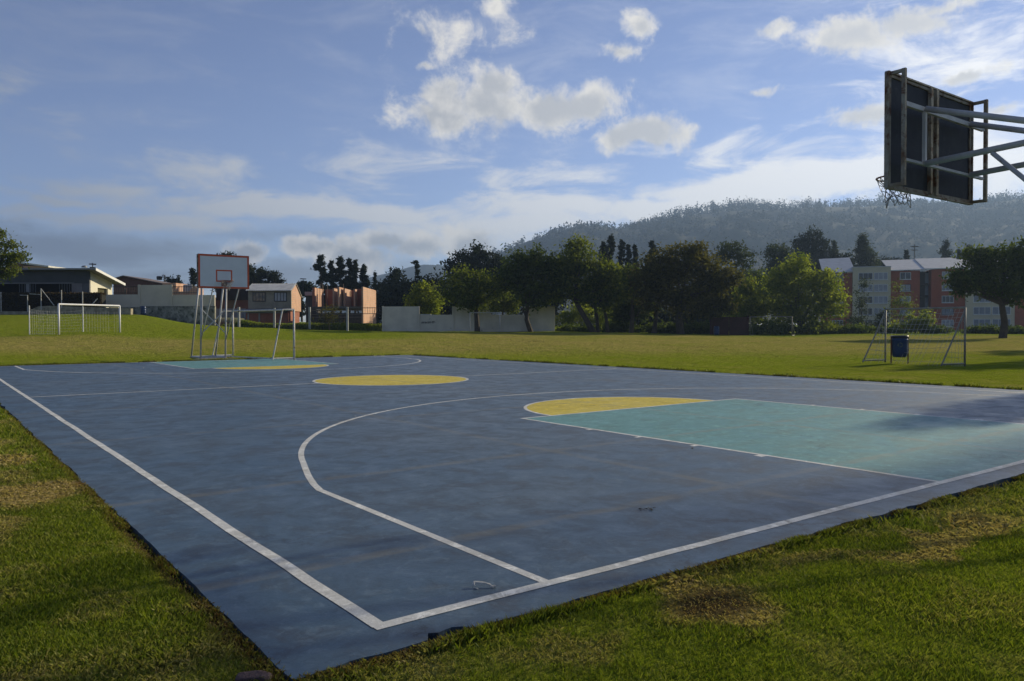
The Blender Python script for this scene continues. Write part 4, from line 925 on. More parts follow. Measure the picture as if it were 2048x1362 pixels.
F = Fr('red_roof_house', 'small house with pinkish red roof between the grey house and the unfinished building', 'house', 620, 650, 112)
F.box(612, 632, 590, 660, 0, 3).obj('wall', mat('dark_plaster', (.06, .05, .045), None, 1, .9), F.T)
F.box(610, 634, 583.5, 591, -.6, 3.4).obj('roof', mat('pink_red_roof', (.32, .13, .11), (.36, .25, .24), .5, .7), F.T)

# -- concrete fence posts with wire mesh and railings
F = Fr('post_and_rail_fence', 'fence of white concrete posts with dark railings before the unfinished building', 'fence', 600, 660, 84.5)
for a, pt, pb in ((477.5, 614, 652), (548.5, 616, 652), (619, 614, 655), (694.5, 614, 662)):
    MB().box((F.x(a-1.9), 0, F.z(pb+3, a)), (F.x(a+1.9), .2, F.z(pt, a))).obj('post', mat('whitewashed_post', (.38, .38, .36), (.29, .29, .27), 1.5, .9), F.T)
for a, c in ((625, 694), (697, 764)):
    mb = MB(); za, zc = F.z(627.5, 700), F.z(615, 700)
    for zz_ in (za-.03, zc-.07): mb.box((F.x(a), .08, zz_), (F.x(c), .13, zz_+.06))
    if a > 690:
        for xx in np.arange(F.x(a)+.2, F.x(c), .26): mb.box((xx, .09, za), (xx+.025, .12, zc+.06))
    mb.obj('railing', m_rail, F.T)
mb = MB(); xs_ = np.arange(F.x(478), F.x(694), .9)
for xx in xs_: mb.tube([(xx, .1, F.z(664, 600)), (xx, .1, F.z(640, 600))], .012, 3, False)
for q_ in (640, 646, 652): mb.tube([(xs_[0], .1, F.z(q_, 600)), (xs_[-1], .1, F.z(q_, 600))], .012, 3, False)
mb.obj('wire_mesh', mat('grey_wire', (.09, .09, .09), None, 3, .7), F.T)
F = Fr('metal_pole', 'tall slender white pole at the right end of the grey wall', 'pole', 405, 655, 87)
MB().tube([(0, 0, -.5), (0, 0, F.z(548))], .055, 8).obj('shaft', m_pipe, F.T)
F.box(403.4, 406.6, 546.8, 548.4, -.05, .08).obj('cap', m_pipe, F.T)

# -- stepped white wall in the middle
F = Fr('white_boundary_wall', 'long stepped weathered white wall across the middle background', 'wall', 940, 664, 86, 0.0)
for a, c, pt in ((764, 838, 613), (838, 904.5, 629.5), (904.5, 980, 613), (980, 1050, 629.5), (1050, 1110, 613)):
    MB().box((F.x(a)+.003, 0, -.8), (F.x(c)-.003, .2, F.z(pt, (a+c)/2))).obj('wall_panel', m_wallg, F.T)
for a in (766, 838, 906, 980, 1050, 1108): MB().box((F.x(a-1.6), -.08, -.8), (F.x(a+1.6), -.003, F.z(612.5, a))).obj('pilaster', m_wallg, F.T) if a not in (906,) else MB().box((F.x(904.4), -.08, -.8), (F.x(908), -.003, F.z(612.5, a))).obj('pilaster', m_wallg, F.T)
F.box(838, 862, 628.2, 629.6, -.03, .25).obj('coping', mat('pale_coping', (.55, .55, .52), None, 1, .8), F.T)
mb = MB(); rr = random.Random(8)
x, z_ = F.x(843), F.z(645.5, 850)
for i in range(9):
    w_ = rr.uniform(.10, .26); pts = [(x+w_*k_/5+.05*math.sin(k_*1.9), -.012, z_+.13*math.sin(k_*2.1+i)+.03*i*.3) for k_ in range(6)]; mb.tube(pts, .016, 4); x += w_*.95
mb.obj('scrawled_graffiti', mat('black_paint', (.035, .035, .035), None, 5, .9), F.T)

# -- dark red gate
F = Fr('red_gate', 'dark red sheet metal double gate under the trees right of centre', 'gate', 1458, 671, 85.5)
m_gate = mat('dark_red_metal', (.060, .017, .015), (.045, .014, .013), .8, .7)
for a, c in ((1423, 1457.6), (1458.4, 1495)):
    g_o = F.box(a, c, 634, 670.5, 0, .06).obj('gate_leaf', m_gate, F.T); mb = MB()
    for q_ in (636, 652, 668): mb.box((F.x(a), -.04, F.z(q_+.6)), (F.x(c), -.003, F.z(q_-.6)))
    mb.obj('gate_rail', m_gate, g_o)
for a in (1421.5, 1496.5): F.box(a-1.2, a+1.2, 632, 671, -.05, .12).obj('gate_post', m_gate, F.T)

# -- apartment block on the right
F = Fr('apartment_block', 'five storey orange brick and cream apartment block with pale sloping roofs on the right', 'apartment block', 1782, 664, 148, R_(-17))
m_cream = mat('cream_facade', (.54, .48, .33), (.49, .435, .30), .4, .9, c3=(.24, .24, .2), t3=(.6, .8), s3=.4)
m_roofl = mat('pale_roof_tiles', (.50, .50, .49), (.42, .42, .41), 1.0, .6)
zR_ = F.z(545, 1782)      # top of walls
fl = zR_/5.05
def slab_(a, c, y0, y1, z0, z1, m_, nm): return MB().box((F.x(a, y0)+.002, y0, z0), (F.x(c, y0)-.002, y1, z1)).obj(nm, m_, F.T)
def win(a, c, y, k_, nm=2, gl=glass_d, fr_=m_wfr, h_=1.3, sb=.95, sill=m_wfr): 
    z0 = fl*k_+sb; return window(F, F.T, F.x(a, y), F.x(c, y), z0, z0+h_, y-.04, fr_, gl, nm, sill=sill, fw_=.09)
D_ = 9.0
secs = [(1648, 1705, 0.0, br_ap, 0.0), (1705, 1781, -.7, m_cream, 1.0), (1781, 1839, 0.0, br_ap, 0.25), (1862, 1930, 0.0, br_ap, .4), (1931, 2029, -.5, m_cream, .2), (2029, 2120, 0.0, br_ap, .3)]
for i, (a, c, y0, m_, dz) in enumerate(secs):
    slab_(a, c, y0, D_, -1.5, zR_+dz, m_, 'wall_section')
slab_(1839, 1862, 2.6, D_, -1.5, zR_+.2, mat('stairwell_dark', (.055, .045, .04), None, 1, .8), 'stairwell_wall')
rg = random.Random(4)
for k_ in range(5):
    win(1664, 1686, 0, k_, 2, [glass_d, glass_d, glass_w, glass_w, glass_d][k_], m_wfr if k_ != 3 else m_dfr)
    for (a, c) in ((1716, 1745), (1747, 1775)): win(a, c, -.7, k_, 2, glass_w if (k_ in (3,) or a > 1740) else glass_d, h_=1.35)
    win(1799, 1821, 0, k_, 1, [glass_d, glass_c, glass_w, glass_w, glass_d][k_], m_dfr if k_ == 3 else m_wfr)
    win(1883, 1907, 0, k_, 2, [glass_w, glass_c, glass_d, glass_c, glass_w][k_], m_dfr if k_ == 1 else m_wfr)
    for (a, c) in ((1946, 1981), (1984, 2021)): win(a, c, -.5, k_, 2, glass_c if rg.random() < .5 else glass_d, h_=1.4)
    win(2050, 2072, 0, k_, 2, glass_c)
    z0 = fl*k_+.3; MB().box((F.x(1849, 2.6), 2.52, z0), (F.x(1858, 2.6), 2.597, z0+1.9)).obj('stair_window', glass_c, F.T)
    MB().box((F.x(1840, 2.6), 1.6, fl*k_-.12), (F.x(1861.5, 2.6), 2.59, fl*k_+.02)).obj('landing_slab', mat('landing', (.10, .09, .085), None, 1, .9), F.T)
def roof(a, c, y0, za, zb_, hi):   # mono slopes climbing to the right and back
    xa, xb = F.x(a, y0)-.3, F.x(c, y0)+.3; yy0, yy1 = y0-.5, D_+.4
    MB().hexa([(xa, yy0, za), (xb, yy0, zb_), (xb, yy1, zb_+hi), (xa, yy1, za+hi), (xa, yy0, za+.14), (xb, yy0, zb_+.14), (xb, yy1, zb_+hi+.14), (xa, yy1, za+hi+.14)]).obj('roof', m_roofl, F.T)
roof(1648, 1706, 0, zR_+.02, zR_+.2, 3.4); roof(1781, 1850, 0, zR_+.27, zR_+.3, 2.6); roof(1851, 1930, 0, zR_+.42, zR_+.45, 2.6); roof(1931, 2029, -.5, zR_+.25, zR_+.25, 2.4); roof(2029.5, 2125, 0, zR_+.35, zR_+.4, 2.4)
MB().box((F.x(1705, -.7)-.05, -.78, zR_+1.02), (F.x(1781, -.7)+.05, D_, zR_+1.16)).obj('parapet_cap', m_roofl, F.T)

# -- small background things: lamp and power poles, antennas
def pole(label, px, pt, pb, d, arms, name='utility_pole', r=.12, extra=None):
    p = W(px, pb, d); T = thing(name, label, 'pole', p); h_ = (pb-pt)/F_PX*d
    MB().tube([(0, 0, 0), (0, 0, h_)], [r, r*.7], 8).obj('shaft', mat('dark_pole', (.06, .055, .05), None, 2, .9), T)
    for q_, wd_ in arms: MB().box((-wd_/2*rt[0]-.06, -wd_/2*rt[1]-.06, h_*q_), (wd_/2*rt[0]+.06, wd_/2*rt[1]+.06, h_*q_+.12)).obj('crossarm', mat('dark_pole', (.06, .055, .05), None, 2, .9), T)
    if extra: extra(T, h_)
pole('dark utility pole rising behind the apartment roofs', 1828, 489, 560, 190, [(.93, 2.2), (.83, 1.8)])
def tx(T, h_):
    MB().lathe([(.35, h_*.80), (.42, h_*.82), (.42, h_*.93), (.3, h_*.95)], 10, (-.75, .3)).obj('transformer', mat('dark_grey_can', (.03, .03, .035), None, 2, .7), T)
    MB().tube([(-.4, 0, h_*.97), (-.1, 0, h_*1.0)], .12, 6).obj('lamp_head', mat('lamp_grey', (.6, .6, .58), None, 2, .5), T)
pole('utility pole with dark transformer and small lamp behind the brown gabled house', 331, 550, 600, 125, [(.9, 1.6)], extra=tx)
def an(T, h_): MB().lathe([(.35, h_*.72), (.3, h_*.80), (.05, h_*.84)], 10, (-.9, 0)).obj('dish', mat('dish_grey', (.3, .3, .3), None, 2, .6), T)
pole('roof antenna mast with dish above the left grey building', 187, 526, 560, 97, [(.9, .8), (.7, .6)], 'antenna_mast', .07, an)
pole('thin roof antenna above the corrugated roof house', 607, 557, 590, 120, [(.95, .9), (.8, .5)], 'antenna_mast', .06)

# ================================================================ TREES
def tree(label, px, pb, d, blobs, n, leaf, m_leaf, trunk=.18, name='broadleaf_tree', cat='tree', lean=None, spread=1.0, clump=.55, nb=3, depthk=1.0, group='background trees', flatk=1.0, bark=None, cl=None, tip=None, extra_trunks=(), shell=.45):
    """blobs: (px,py,rx,ry) ellipses of the crown as seen in the photo, given real thickness at distance d"""
    rg_ = np.random.default_rng(int(px*7+pb*3+d)); k_ = d/F_PX
    base = W(px, pb, d); base[2] = min(base[2], tz(base[0], base[1])+.3) if d < 92 else base[2]; base[2] -= .25
    T = thing(name, label, cat, base, 0, group)
    m_b = bark or mat('bark_dark', (.075, .058, .042), (.045, .035, .026), 3, .95, bump=.5, bscale=12)
    cen = []
    for (bx, by, rx, ry) in blobs:
        c = W(bx, by, d); cen.append((c, rx*k_, ry*k_))
    # wood
    mb = MB(); loc = lambda p_: tuple(p_-base)
    lowest = min(c[2]-ry for c, rx, ry in cen); cm_ = sum(c*(rx*ry) for c, rx, ry in cen)/sum(rx*ry for c, rx, ry in cen)
    fork = base+(np.array([cm_[0], cm_[1], 0])-np.array([base[0], base[1], 0]))*.45; fork[2] = max(base[2]+.8, lowest+.15*(cm_[2]-lowest))
    if tip is not None: fork = W(tip[0], tip[1], d)
    hgt = fork[2]-base[2]
    bend = (base+fork)/2+np.array([rg_.normal()*.06*hgt, rg_.normal()*.06*hgt, 0])
    mb.tube([loc(base), loc(bend), loc(fork)], [trunk*1.25, trunk, trunk*.8], 8)
    for (ex, ey, fx_, fy_) in extra_trunks:
        e0, e1 = W(ex, ey, d+.8), W(fx_, fy_, d+.8); mb.tube([loc(e0), loc((e0+e1)/2+np.array([.15, 0, 0])), loc(e1)], [trunk*.8, trunk*.6, trunk*.45], 7)
    for c, rx, ry in cen:
        mid_ = fork*.5+c*.5+rg_.normal(0, .12*rx, 3); mb.tube([loc(fork), loc(mid_), loc(c)], [trunk*.55, trunk*.34, trunk*.14], 6)
        for j in range(nb):
            v = rg_.normal(0, 1, 3); v /= np.linalg.norm(v)
            mb.tube([loc(c*.6+mid_*.4), loc(c+v*np.array([rx*.4, rx*.4, ry*.3])+np.array([0, 0, -.05*ry])), loc(c+v*np.array([rx*.85, rx*.85, ry*.8]))], [trunk*.2, trunk*.13, trunk*.05], 4, False)
    mb.obj('trunk', m_b, T)
    # leaves in clumps
    wts = np.array([rx*ry for c, rx, ry in cen]); wts = wts/wts.sum(); npc = 26; ncl = max(6, int(n/npc)); P = []; VA = []
    for (c, rx, ry), w_ in zip(cen, wts):
        kc = max(3, int(ncl*w_)); v = rg_.normal(0, 1, (kc, 3)); v /= np.linalg.norm(v, axis=1)[:, None]
        r_ = (shell+(1-shell)*rg_.random(kc))[:, None]*(1+.22*(rg_.random(kc)-.65))[:, None]
        cc = c+v*r_*np.array([rx, rx*depthk, ry])
        cs_ = clump*(.6+.8*rg_.random(kc)); tone = np.clip(.5+.27*rg_.normal(0, 1, kc)+.12*v[:, 2], 0, 1)
        pc = np.repeat(cc, npc, 0)+rg_.normal(0, 1, (kc*npc, 3))*np.repeat(cs_, npc)[:, None]*np.array([1, 1, .62*flatk])*.6
        P.append(pc); VA.append(np.clip(np.repeat(tone, npc)+.18*rg_.normal(0, 1, kc*npc), 0, 1))
    P = np.concatenate(P)-base; VA = np.concatenate(VA); N = len(P)
    a = rg_.normal(0, 1, (N, 3)); a /= np.linalg.norm(a, axis=1)[:, None]; b_ = rg_.normal(0, 1, (N, 3)); b_ -= a*(a*b_).sum(1)[:, None]; b_ /= np.linalg.norm(b_, axis=1)[:, None]
    s_ = leaf*(.6+.8*rg_.random(N))[:, None]
    Q = np.stack([P-a*s_, P-b_*s_*.45, P+a*s_, P+b_*s_*.45], 1)
    npmesh('crown', Q.reshape(-1, 3), 4, m_leaf, {'var': VA}, T)
    return T
def conifer(label, px, pt, pb, d, rpx, n, leaf, m_leaf, name='conifer_tree', group='background trees', pw=1.0, droop=.25, tiers=None, gap=.0, minr=.08, trunkr=.16):
    rg_ = np.random.default_rng(int(px*13+pt*5+d)); k_ = d/F_PX; base = W(px, pb, d); H = (pb-pt)*k_; Rm = rpx*k_
    T = thing(name, label, 'tree', base, 0, group); mb = MB()
    mb.tube([(0, 0, -.3), (0, 0, H*.5), (0, 0, H)], [trunkr*1.2, trunkr*.8, .02], 7)
    nb_ = int(H*4.2) if tiers is None else tiers*9; P = []; VA = []; lob = rg_.uniform(.55, 1.15, 40)
    for i in range(nb_):
        q_ = ((i+rg_.random())/nb_)**1.05; z0 = H*(.10+.90*q_); a = rg_.random()*2*math.pi
        if tiers: z0 = H*(.10+.90*(round(q_*tiers)/tiers))+rg_.normal(0, .25)
        R0 = Rm*((1-q_)**pw+minr*min(1, (1-q_)*6))*(.72+.56*float(vnoise(q_*H*.55, a*.9, 1.0, px % 7)))
        if rg_.random() < gap: continue
        L_ = R0*rg_.uniform(.55, 1.1); tipz = z0-droop*L_+.1*L_
        mb.tube([(0, 0, z0), (L_*.6*math.cos(a), L_*.6*math.sin(a), (z0+tipz)/2+.04*L_), (L_*math.cos(a), L_*math.sin(a), tipz)], [.05, .03, .012], 4, False)
        m_ = max(8, int(1.5*n/nb_*(.4+L_/Rm))); s__ = rg_.random(m_)**.6
        P.append(np.stack([L_*math.cos(a)*s__, L_*math.sin(a)*s__, z0+(tipz-z0)*s__], 1)+rg_.normal(0, 1, (m_, 3))*np.array([.13, .13, .12])*(Rm*.5+.5))
        VA.append(np.clip(rg_.random()*.6+.4*rg_.random(m_), 0, 1))
    mb.obj('trunk', mat('bark_dark', (.075, .058, .042), (.045, .035, .026), 3, .95), T)
    P = np.concatenate(P); VA = np.concatenate(VA); N = len(P)
    a = rg_.normal(0, 1, (N, 3)); a[:, 2] *= .5; a /= np.linalg.norm(a, axis=1)[:, None]; b_ = rg_.normal(0, 1, (N, 3)); b_ -= a*(a*b_).sum(1)[:, None]; b_ /= np.linalg.norm(b_, axis=1)[:, None]
    s_ = leaf*(.6+.8*rg_.random(N))[:, None]; Q = np.stack([P-a*s_, P-b_*s_*.35, P+a*s_, P+b_*s_*.35], 1)
    npmesh('crown', Q.reshape(-1, 3), 4, m_leaf, {'var': VA}, T); return T
lf_dark = leafmat('leaf_dark_green', (.024, .038, .010), (.075, .098, .020), .30)
lf_olive = leafmat('leaf_olive', (.034, .052, .010), (.115, .130, .020), .38)
lf_bright = leafmat('leaf_yellow_green', (.065, .092, .012), (.175, .190, .026), .45)
lf_brown = leafmat('leaf_brownish', (.030, .032, .010), (.088, .078, .020), .32)
lf_euc = leafmat('leaf_eucalyptus', (.024, .036, .022), (.050, .062, .034), .22)
lf_con = leafmat('needle_dark', (.012, .020, .012), (.026, .036, .018), .12)
lf_far = leafmat('forest_leaf', (.008, .013, .008), (.015, .021, .011), .03)
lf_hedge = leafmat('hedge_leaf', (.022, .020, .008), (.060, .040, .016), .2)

tree('slim olive-green tree leaning before the white wall behind the thin goal', 955, 664, 84, [(930,590,38,34),(905,578,24,26),(965,600,34,28),(955,560,30,26),(992,575,24,28),(925,552,22,18)], 5200, .17, lf_olive, .27, tip=(952,615), clump=.75)
tree('dark round tree at the right end of the white wall', 1063, 664, 84, [(1050,545,40,34),(1075,530,34,34),(1030,560,34,30),(1062,590,40,30),(1100,560,30,38),(1040,520,24,18)], 8500, .19, lf_dark, .24, tip=(1055,610), clump=.8, extra_trunks=[(1061,664,1045,615)])
tree('tall tree with several leaning trunks and olive top, in the middle of the tree row', 1190, 666, 84, [(1160,520,44,30),(1155,492,24,18),(1125,545,38,36),(1195,545,42,36),(1160,580,52,32),(1225,570,34,36),(1215,600,28,22),(1105,585,26,24)], 11500, .19, lf_olive, .3, tip=(1150,600), clump=.85, extra_trunks=[(1196,666,1188,606),(1216,667,1204,600)])
tree('broad dark brownish tree, the widest of the row right of centre', 1362, 669, 84, [(1360,520,48,34),(1320,535,44,36),(1400,535,44,34),(1290,565,36,36),(1345,575,56,40),(1420,580,44,40),(1450,555,34,32),(1385,500,30,18),(1310,600,44,28),(1440,612,34,24),(1380,620,50,22)], 17000, .19, lf_brown, .36, tip=(1360,610), clump=.8, extra_trunks=[(1262,668,1265,600),(1308,668,1312,610)])
tree('dark green tree filling the gap left of the widest tree', 1262, 668, 88, [(1262,560,30,38),(1255,600,32,32),(1280,620,30,24),(1240,630,24,18)], 5200, .19, lf_dark, .15, clump=.7)
tree('spreading dark tree standing alone on the right before the apartments', 2005, 676, 70, [(1975,530,44,30),(2020,510,48,30),(1940,562,42,24),(1915,552,22,16),(2050,545,50,36),(1990,572,50,26),(2040,590,44,22),(2080,530,40,40),(1950,510,28,16),(1925,580,22,14)], 15000, .16, lf_dark, .30, tip=(2003,608), clump=.62)
tree('bright yellow-green bushy tree left of the apartment block, the largest of the bright trees', 1600, 668, 92, [(1590,560,44,44),(1555,590,42,46),(1640,590,44,46),(1595,530,24,24),(1560,560,26,30),(1668,612,26,28),(1620,620,50,40),(1560,630,44,32),(1650,560,24,24)], 17000, .17, lf_bright, .28, clump=.7, name='willow_tree', shell=.6)
tree('smaller bright yellow-green tree between the brown tree and the big bright one', 1488, 668, 93, [(1490,600,26,34),(1475,625,28,28),(1495,575,14,20),(1510,620,22,26)], 6500, .16, lf_bright, .18, clump=.55, name='willow_tree', shell=.6)
tree('bright yellow-green bush tree above the white wall, left of the slim tree', 850, 655, 94, [(848,592,28,26),(862,605,22,22),(830,605,18,18),(848,575,14,12),(858,620,20,14)], 6500, .16, lf_bright, .14, clump=.5, name='willow_tree', shell=.6)
tree('sunlit bush behind the white wall between the slim tree and the dark round tree', 1005, 655, 92, [(1005,600,28,20),(990,610,20,18),(1025,610,18,18)], 3600, .16, lf_olive, .12, clump=.5, name='willow_tree')
tree('yellow-green bush behind the leaning trunks', 1140, 668, 96, [(1130,640,26,20),(1160,630,30,24),(1200,635,26,26)], 4200, .16, lf_bright, .1, clump=.5, name='bush', cat='bush')
# rear rows
EU = dict(name='eucalyptus_tree', group='tall trees behind the field')
tree('dark domed eucalyptus behind the slim olive tree', 950, 655, 125, [(945,515,30,26),(915,530,24,22),(975,530,30,28),(1000,535,24,20),(940,550,44,26),(1010,560,30,24)], 9000, .26, lf_con, .3, clump=.95, **EU)
tree('sparse feathery eucalyptus behind the right part of the widest tree', 1475, 660, 118, [(1462,500,30,18),(1485,520,24,24),(1448,515,18,16),(1490,555,20,20),(1470,580,24,20)], 2600, .24, lf_euc, .22, clump=.8, **EU)
tree('rounded grey-green eucalyptus left of the tallest dark one', 1558, 660, 150, [(1556,508,26,20),(1560,540,28,24),(1545,570,34,26)], 4800, .30, lf_euc, .3, clump=1.1, **EU)
tree('tallest dark clumped eucalyptus behind the big bright tree', 1625, 660, 178, [(1622,477,20,18),(1600,492,17,18),(1640,497,20,17),(1610,520,34,24),(1655,515,17,14),(1690,522,15,16),(1665,540,40,22),(1600,550,36,24),(1695,545,22,16)], 13000, .30, lf_con, .4, clump=.95, shell=.6, **EU)
tree('dark wood edge behind the widest tree', 1350, 665, 104, [(1260,640,30,24),(1300,640,34,26),(1345,640,34,26),(1390,640,34,28),(1430,635,34,30),(1470,635,34,30),(1220,645,26,20)], 9000, .26, lf_con, .2, clump=1.0, **EU)
tree('dark bushy tree behind the smaller bright tree', 1510, 660, 122, [(1505,560,28,24),(1480,600,36,34),(1530,600,30,30)], 5000, .25, lf_dark, .2, clump=.9, **EU)
for i, (a, b_, c, r_, lb) in enumerate([(1222,472,640,17,'tallest dark cypress of the clump above the leaning tree'),(1206,486,640,14,'left dark cypress of the clump above the leaning tree'),(1243,482,640,14,'right dark cypress of the clump above the leaning tree'),(1256,490,640,10,'thin dark cypress right of the clump'),(1269,491,640,9,'narrow pointed cypress beside the widest tree'),(1304,484,640,14,'dark conifer tip behind the widest tree')]):
    conifer(lb, a, b_, c, 128, r_, 3200, .26, lf_con, name='cypress_tree', pw=.45, droop=-.5, minr=.12)
tree('dark tree mass right of the cypress clump', 1330, 665, 112, [(1310,560,40,40),(1240,580,40,40),(1180,600,40,40),(1400,600,40,40)], 6500, .27, lf_con, .25, clump=1.1, **EU)
tree('dark wood edge behind the white wall, left part', 790, 655, 118, [(775,606,30,34),(800,596,30,34),(830,590,34,30),(870,575,26,28),(890,600,34,36),(760,622,24,28),(820,615,40,26)], 12500, .27, lf_con, .25, clump=1.1, **EU)
tree('dark tree behind the white wall, right of the bright bush', 930, 655, 112, [(890,600,30,34),(930,600,34,40),(970,590,34,40),(1030,590,34,40),(1090,600,36,40)], 9000, .27, lf_con, .25, clump=1.1, **EU)
conifer('slim dark tree spire above the left part of the wood', 832, 522, 610, 128, 9, 900, .28, lf_con, name='slender_tree', gap=.35, minr=.5, pw=.3)
conifer('thin dark cypress right of the pine cluster', 750.5, 545, 640, 128, 5, 900, .24, lf_con, name='cypress_tree', pw=.5, droop=-.5)
tree('scraggy dark tree between the pine cluster and the spire', 790, 640, 125, [(792,548,12,10),(785,560,14,10),(770,575,20,14),(802,575,14,16)], 1900, .25, lf_con, .15, clump=.8, **EU)
PN = dict(name='pine_tree', group='cluster of dark pines behind the unfinished building')
for a, b_, r_, gp, lb in ((643,511,17,.32,'leftmost scraggy pine of the dark cluster'),(664,524,13,.15,'second pine from the left in the dark cluster'),(682,516,18,.12,'broad pine in the middle of the dark cluster'),(699,520,12,.1,'narrow pine right of the broad pine'),(711,522,13,.1,'pointed pine near the right of the cluster'),(728,532,14,.1,'lowest pine at the right end of the cluster')):
    conifer(lb, a, b_, 625, 125, r_*1.55, 4600, .24, lf_con, gap=gp, pw=.8, minr=.14, droop=.1, **PN)
tree('open-crowned dark tree right of the far backboard', 530, 640, 130, [(523,545,12,10),(537,552,18,12),(549,560,12,9),(515,560,14,10),(560,566,8,6),(530,568,22,8)], 2200, .24, lf_con, .14, clump=.7, **EU)
tree('dark tree hidden behind the far backboard', 500, 640, 128, [(500,545,10,16),(503,562,18,14),(485,570,22,16)], 2400, .25, lf_con, .14, clump=.8, **EU)
tree('dark treetop peeking over the top edge of the far backboard', 458, 640, 140, [(457,511,12,6),(455,525,16,14),(450,560,26,26)], 2600, .26, lf_con, .2, clump=.7, **EU)
conifer('dark layered conifer left of the far backboard', 386, 541, 630, 118, 24, 3600, .22, lf_con, gap=.1, pw=.7, minr=.2)
conifer('small pointed conifer left of the layered conifer', 358, 551, 625, 130, 5.5, 900, .22, lf_con)
tree('low round dark tree between pole and pointed conifer', 345, 620, 135, [(345,563,9,6),(352,570,12,8)], 900, .22, lf_con, .1, clump=.6, **EU)
conifer('small dark conifer right of the corrugated roof', 604, 563, 640, 135, 9, 1200, .25, lf_con, pw=.8); tree('dark shrubby tree right of the grey house roof', 617, 640, 132, [(612,575,14,10),(625,578,10,8),(604,582,14,12)], 1500, .24, lf_con, .1, clump=.7, **EU)
tree('dark tree cut off by the left edge of the picture', -8, 628, 74, [(0,468,16,12),(18,490,24,9),(35,512,22,10),(8,520,34,14),(-14,545,34,14),(20,540,20,9),(-30,500,34,30)], 5600, .15, lf_olive, .28, clump=.5, tip=(-14,560), name='broadleaf_tree')
conifer('tall araucaria conifer with tiered branches behind the apartments', 1724, 474, 600, 175, 46, 7000, .30, lf_euc, name='araucaria_tree', pw=.85, droop=-.05, minr=.06, tiers=18)
for a, b_, c, r_, lb in ((1668,483,600,20,'hazy pointed conifer right of the tallest eucalyptus'),(1812,502,600,17,'small conifer left of the utility pole'),(1891,483,600,34,'dark layered conifer above the apartment roof'),(1935,492,600,28,'conifer partly behind the lone dark tree'),(1916,500,600,14,'tiny conifer beside the layered one')):
    conifer(lb, a, b_, c, 180, r_, 3600, .26, lf_con if a > 1800 else lf_euc, pw=.85, droop=.1)
tree('low dark treetops between araucaria and utility pole', 1790, 620, 185, [(1775,522,16,8),(1755,528,18,8),(1800,525,12,6)], 1300, .3, lf_con, .12, clump=.8, **EU)
# saplings and bushes in front of the apartments
SB = dict(group='saplings and bushes before the apartments')
tree('thin dark sapling in front of the cream facade', 1722, 668, 100, [(1722,600,12,24),(1728,570,6,22),(1716,640,20,24)], 1500, .13, lf_euc, .07, name='sapling', clump=.55, **SB)
tree('sapling beside the cream facade, right of the thin dark one', 1768, 668, 100, [(1765,640,16,22),(1758,655,20,14)], 1400, .13, lf_euc, .06, name='sapling', clump=.5, **SB)
tree('thin olive sapling in front of the middle orange brick section', 1800, 668, 100, [(1800,600,18,20),(1815,620,16,20),(1790,625,14,22),(1795,570,8,20)], 1300, .12, lf_olive, .06, name='sapling', clump=.6, **SB)
tree('sunlit leafy bush behind the goal net on the right', 1832, 668, 90, [(1825,645,14,18),(1850,642,16,20),(1838,655,26,12),(1800,655,18,12)], 2600, .15, lf_bright, .06, name='bush', cat='bush', clump=.45, **SB)
for i, (a, b_, r1, r2, lb, lm_) in enumerate([(1640,658,44,14,'low undergrowth beneath the big bright tree',lf_olive),(1710,660,34,10,'low undergrowth at the foot of the cream facade',lf_dark),(1780,662,30,8,'low undergrowth left of the sunlit bush',lf_dark),(1870,661,26,7,'low undergrowth right of the sunlit bush',lf_dark),(1965,660,36,6,'low bushes left of the lone tree trunk',lf_dark),(2035,662,30,6,'low bushes right of the lone tree trunk',lf_dark),
                                   (1540,658,44,16,'undergrowth behind the grey goal by the gate',lf_dark),(1400,656,30,16,'undergrowth left of the dark red gate',lf_dark),(1330,658,44,14,'undergrowth under the widest tree',lf_dark),(1240,655,40,16,'undergrowth right of the leaning trunks',lf_dark),(1150,660,34,9,'undergrowth beside the end of the white wall',lf_dark)]):
    tree(lb, a, 668, 88.5, [(a, b_, r1, r2), (a-r1*.6, b_+3, r1*.5, r2*.7), (a+r1*.55, b_+2, r1*.5, r2*.8)], int(40*r1+600), .17, lm_, .04, name='undergrowth', cat='bush', clump=.5, **SB)
# shrubs behind the concrete-post fence and grass bank
tree('dry brown leafless shrub before the unfinished building', 660, 657, 86, [(660,640,18,14),(650,625,12,12),(668,622,9,9),(640,645,8,9)], 900, .10, lf_brown, .05, name='dry_shrub', cat='shrub', clump=.6, nb=14, bark=mat('dry_stem', (.20, .13, .06), None, 3, .9), group='shrubs')
# hedge: long box hedge with its own leaves
F = Fr('clipped_hedge', 'long dark reddish-green clipped hedge along the top of the left mound', 'hedge', 80, 620, 84.6)
N = 26000; rg_ = np.random.default_rng(5); xa, xb = F.x(-90), F.x(203)
zt_, zb_ = F.z(588, 100), F.z(624, 100); u_ = rg_.random(N); face = rg_.random(N)
P = np.stack([xa+(xb-xa)*u_, np.where(face < .7, rg_.normal(0, .07, N), rg_.random(N)*1.1), np.where(face < .7, zb_+(zt_-zb_)*rg_.random(N), zt_+rg_.normal(0, .07, N))], 1)
a = rg_.normal(0, 1, (N, 3)); a /= np.linalg.norm(a, axis=1)[:, None]; b_ = rg_.normal(0, 1, (N, 3)); b_ -= a*(a*b_).sum(1)[:, None]; b_ /= np.linalg.norm(b_, axis=1)[:, None]; s_ = .12
npmesh('foliage', np.stack([P-a*s_, P-b_*s_*.5, P+a*s_, P+b_*s_*.5], 1).reshape(-1, 3), 4, lf_hedge, {'var': np.clip(vnoise(P[:, 0], P[:, 2], 1.6, 3)*.8+.3*(P[:, 2] > zt_-.45)+.2*rg_.random(N), 0, 1)}, F.T)
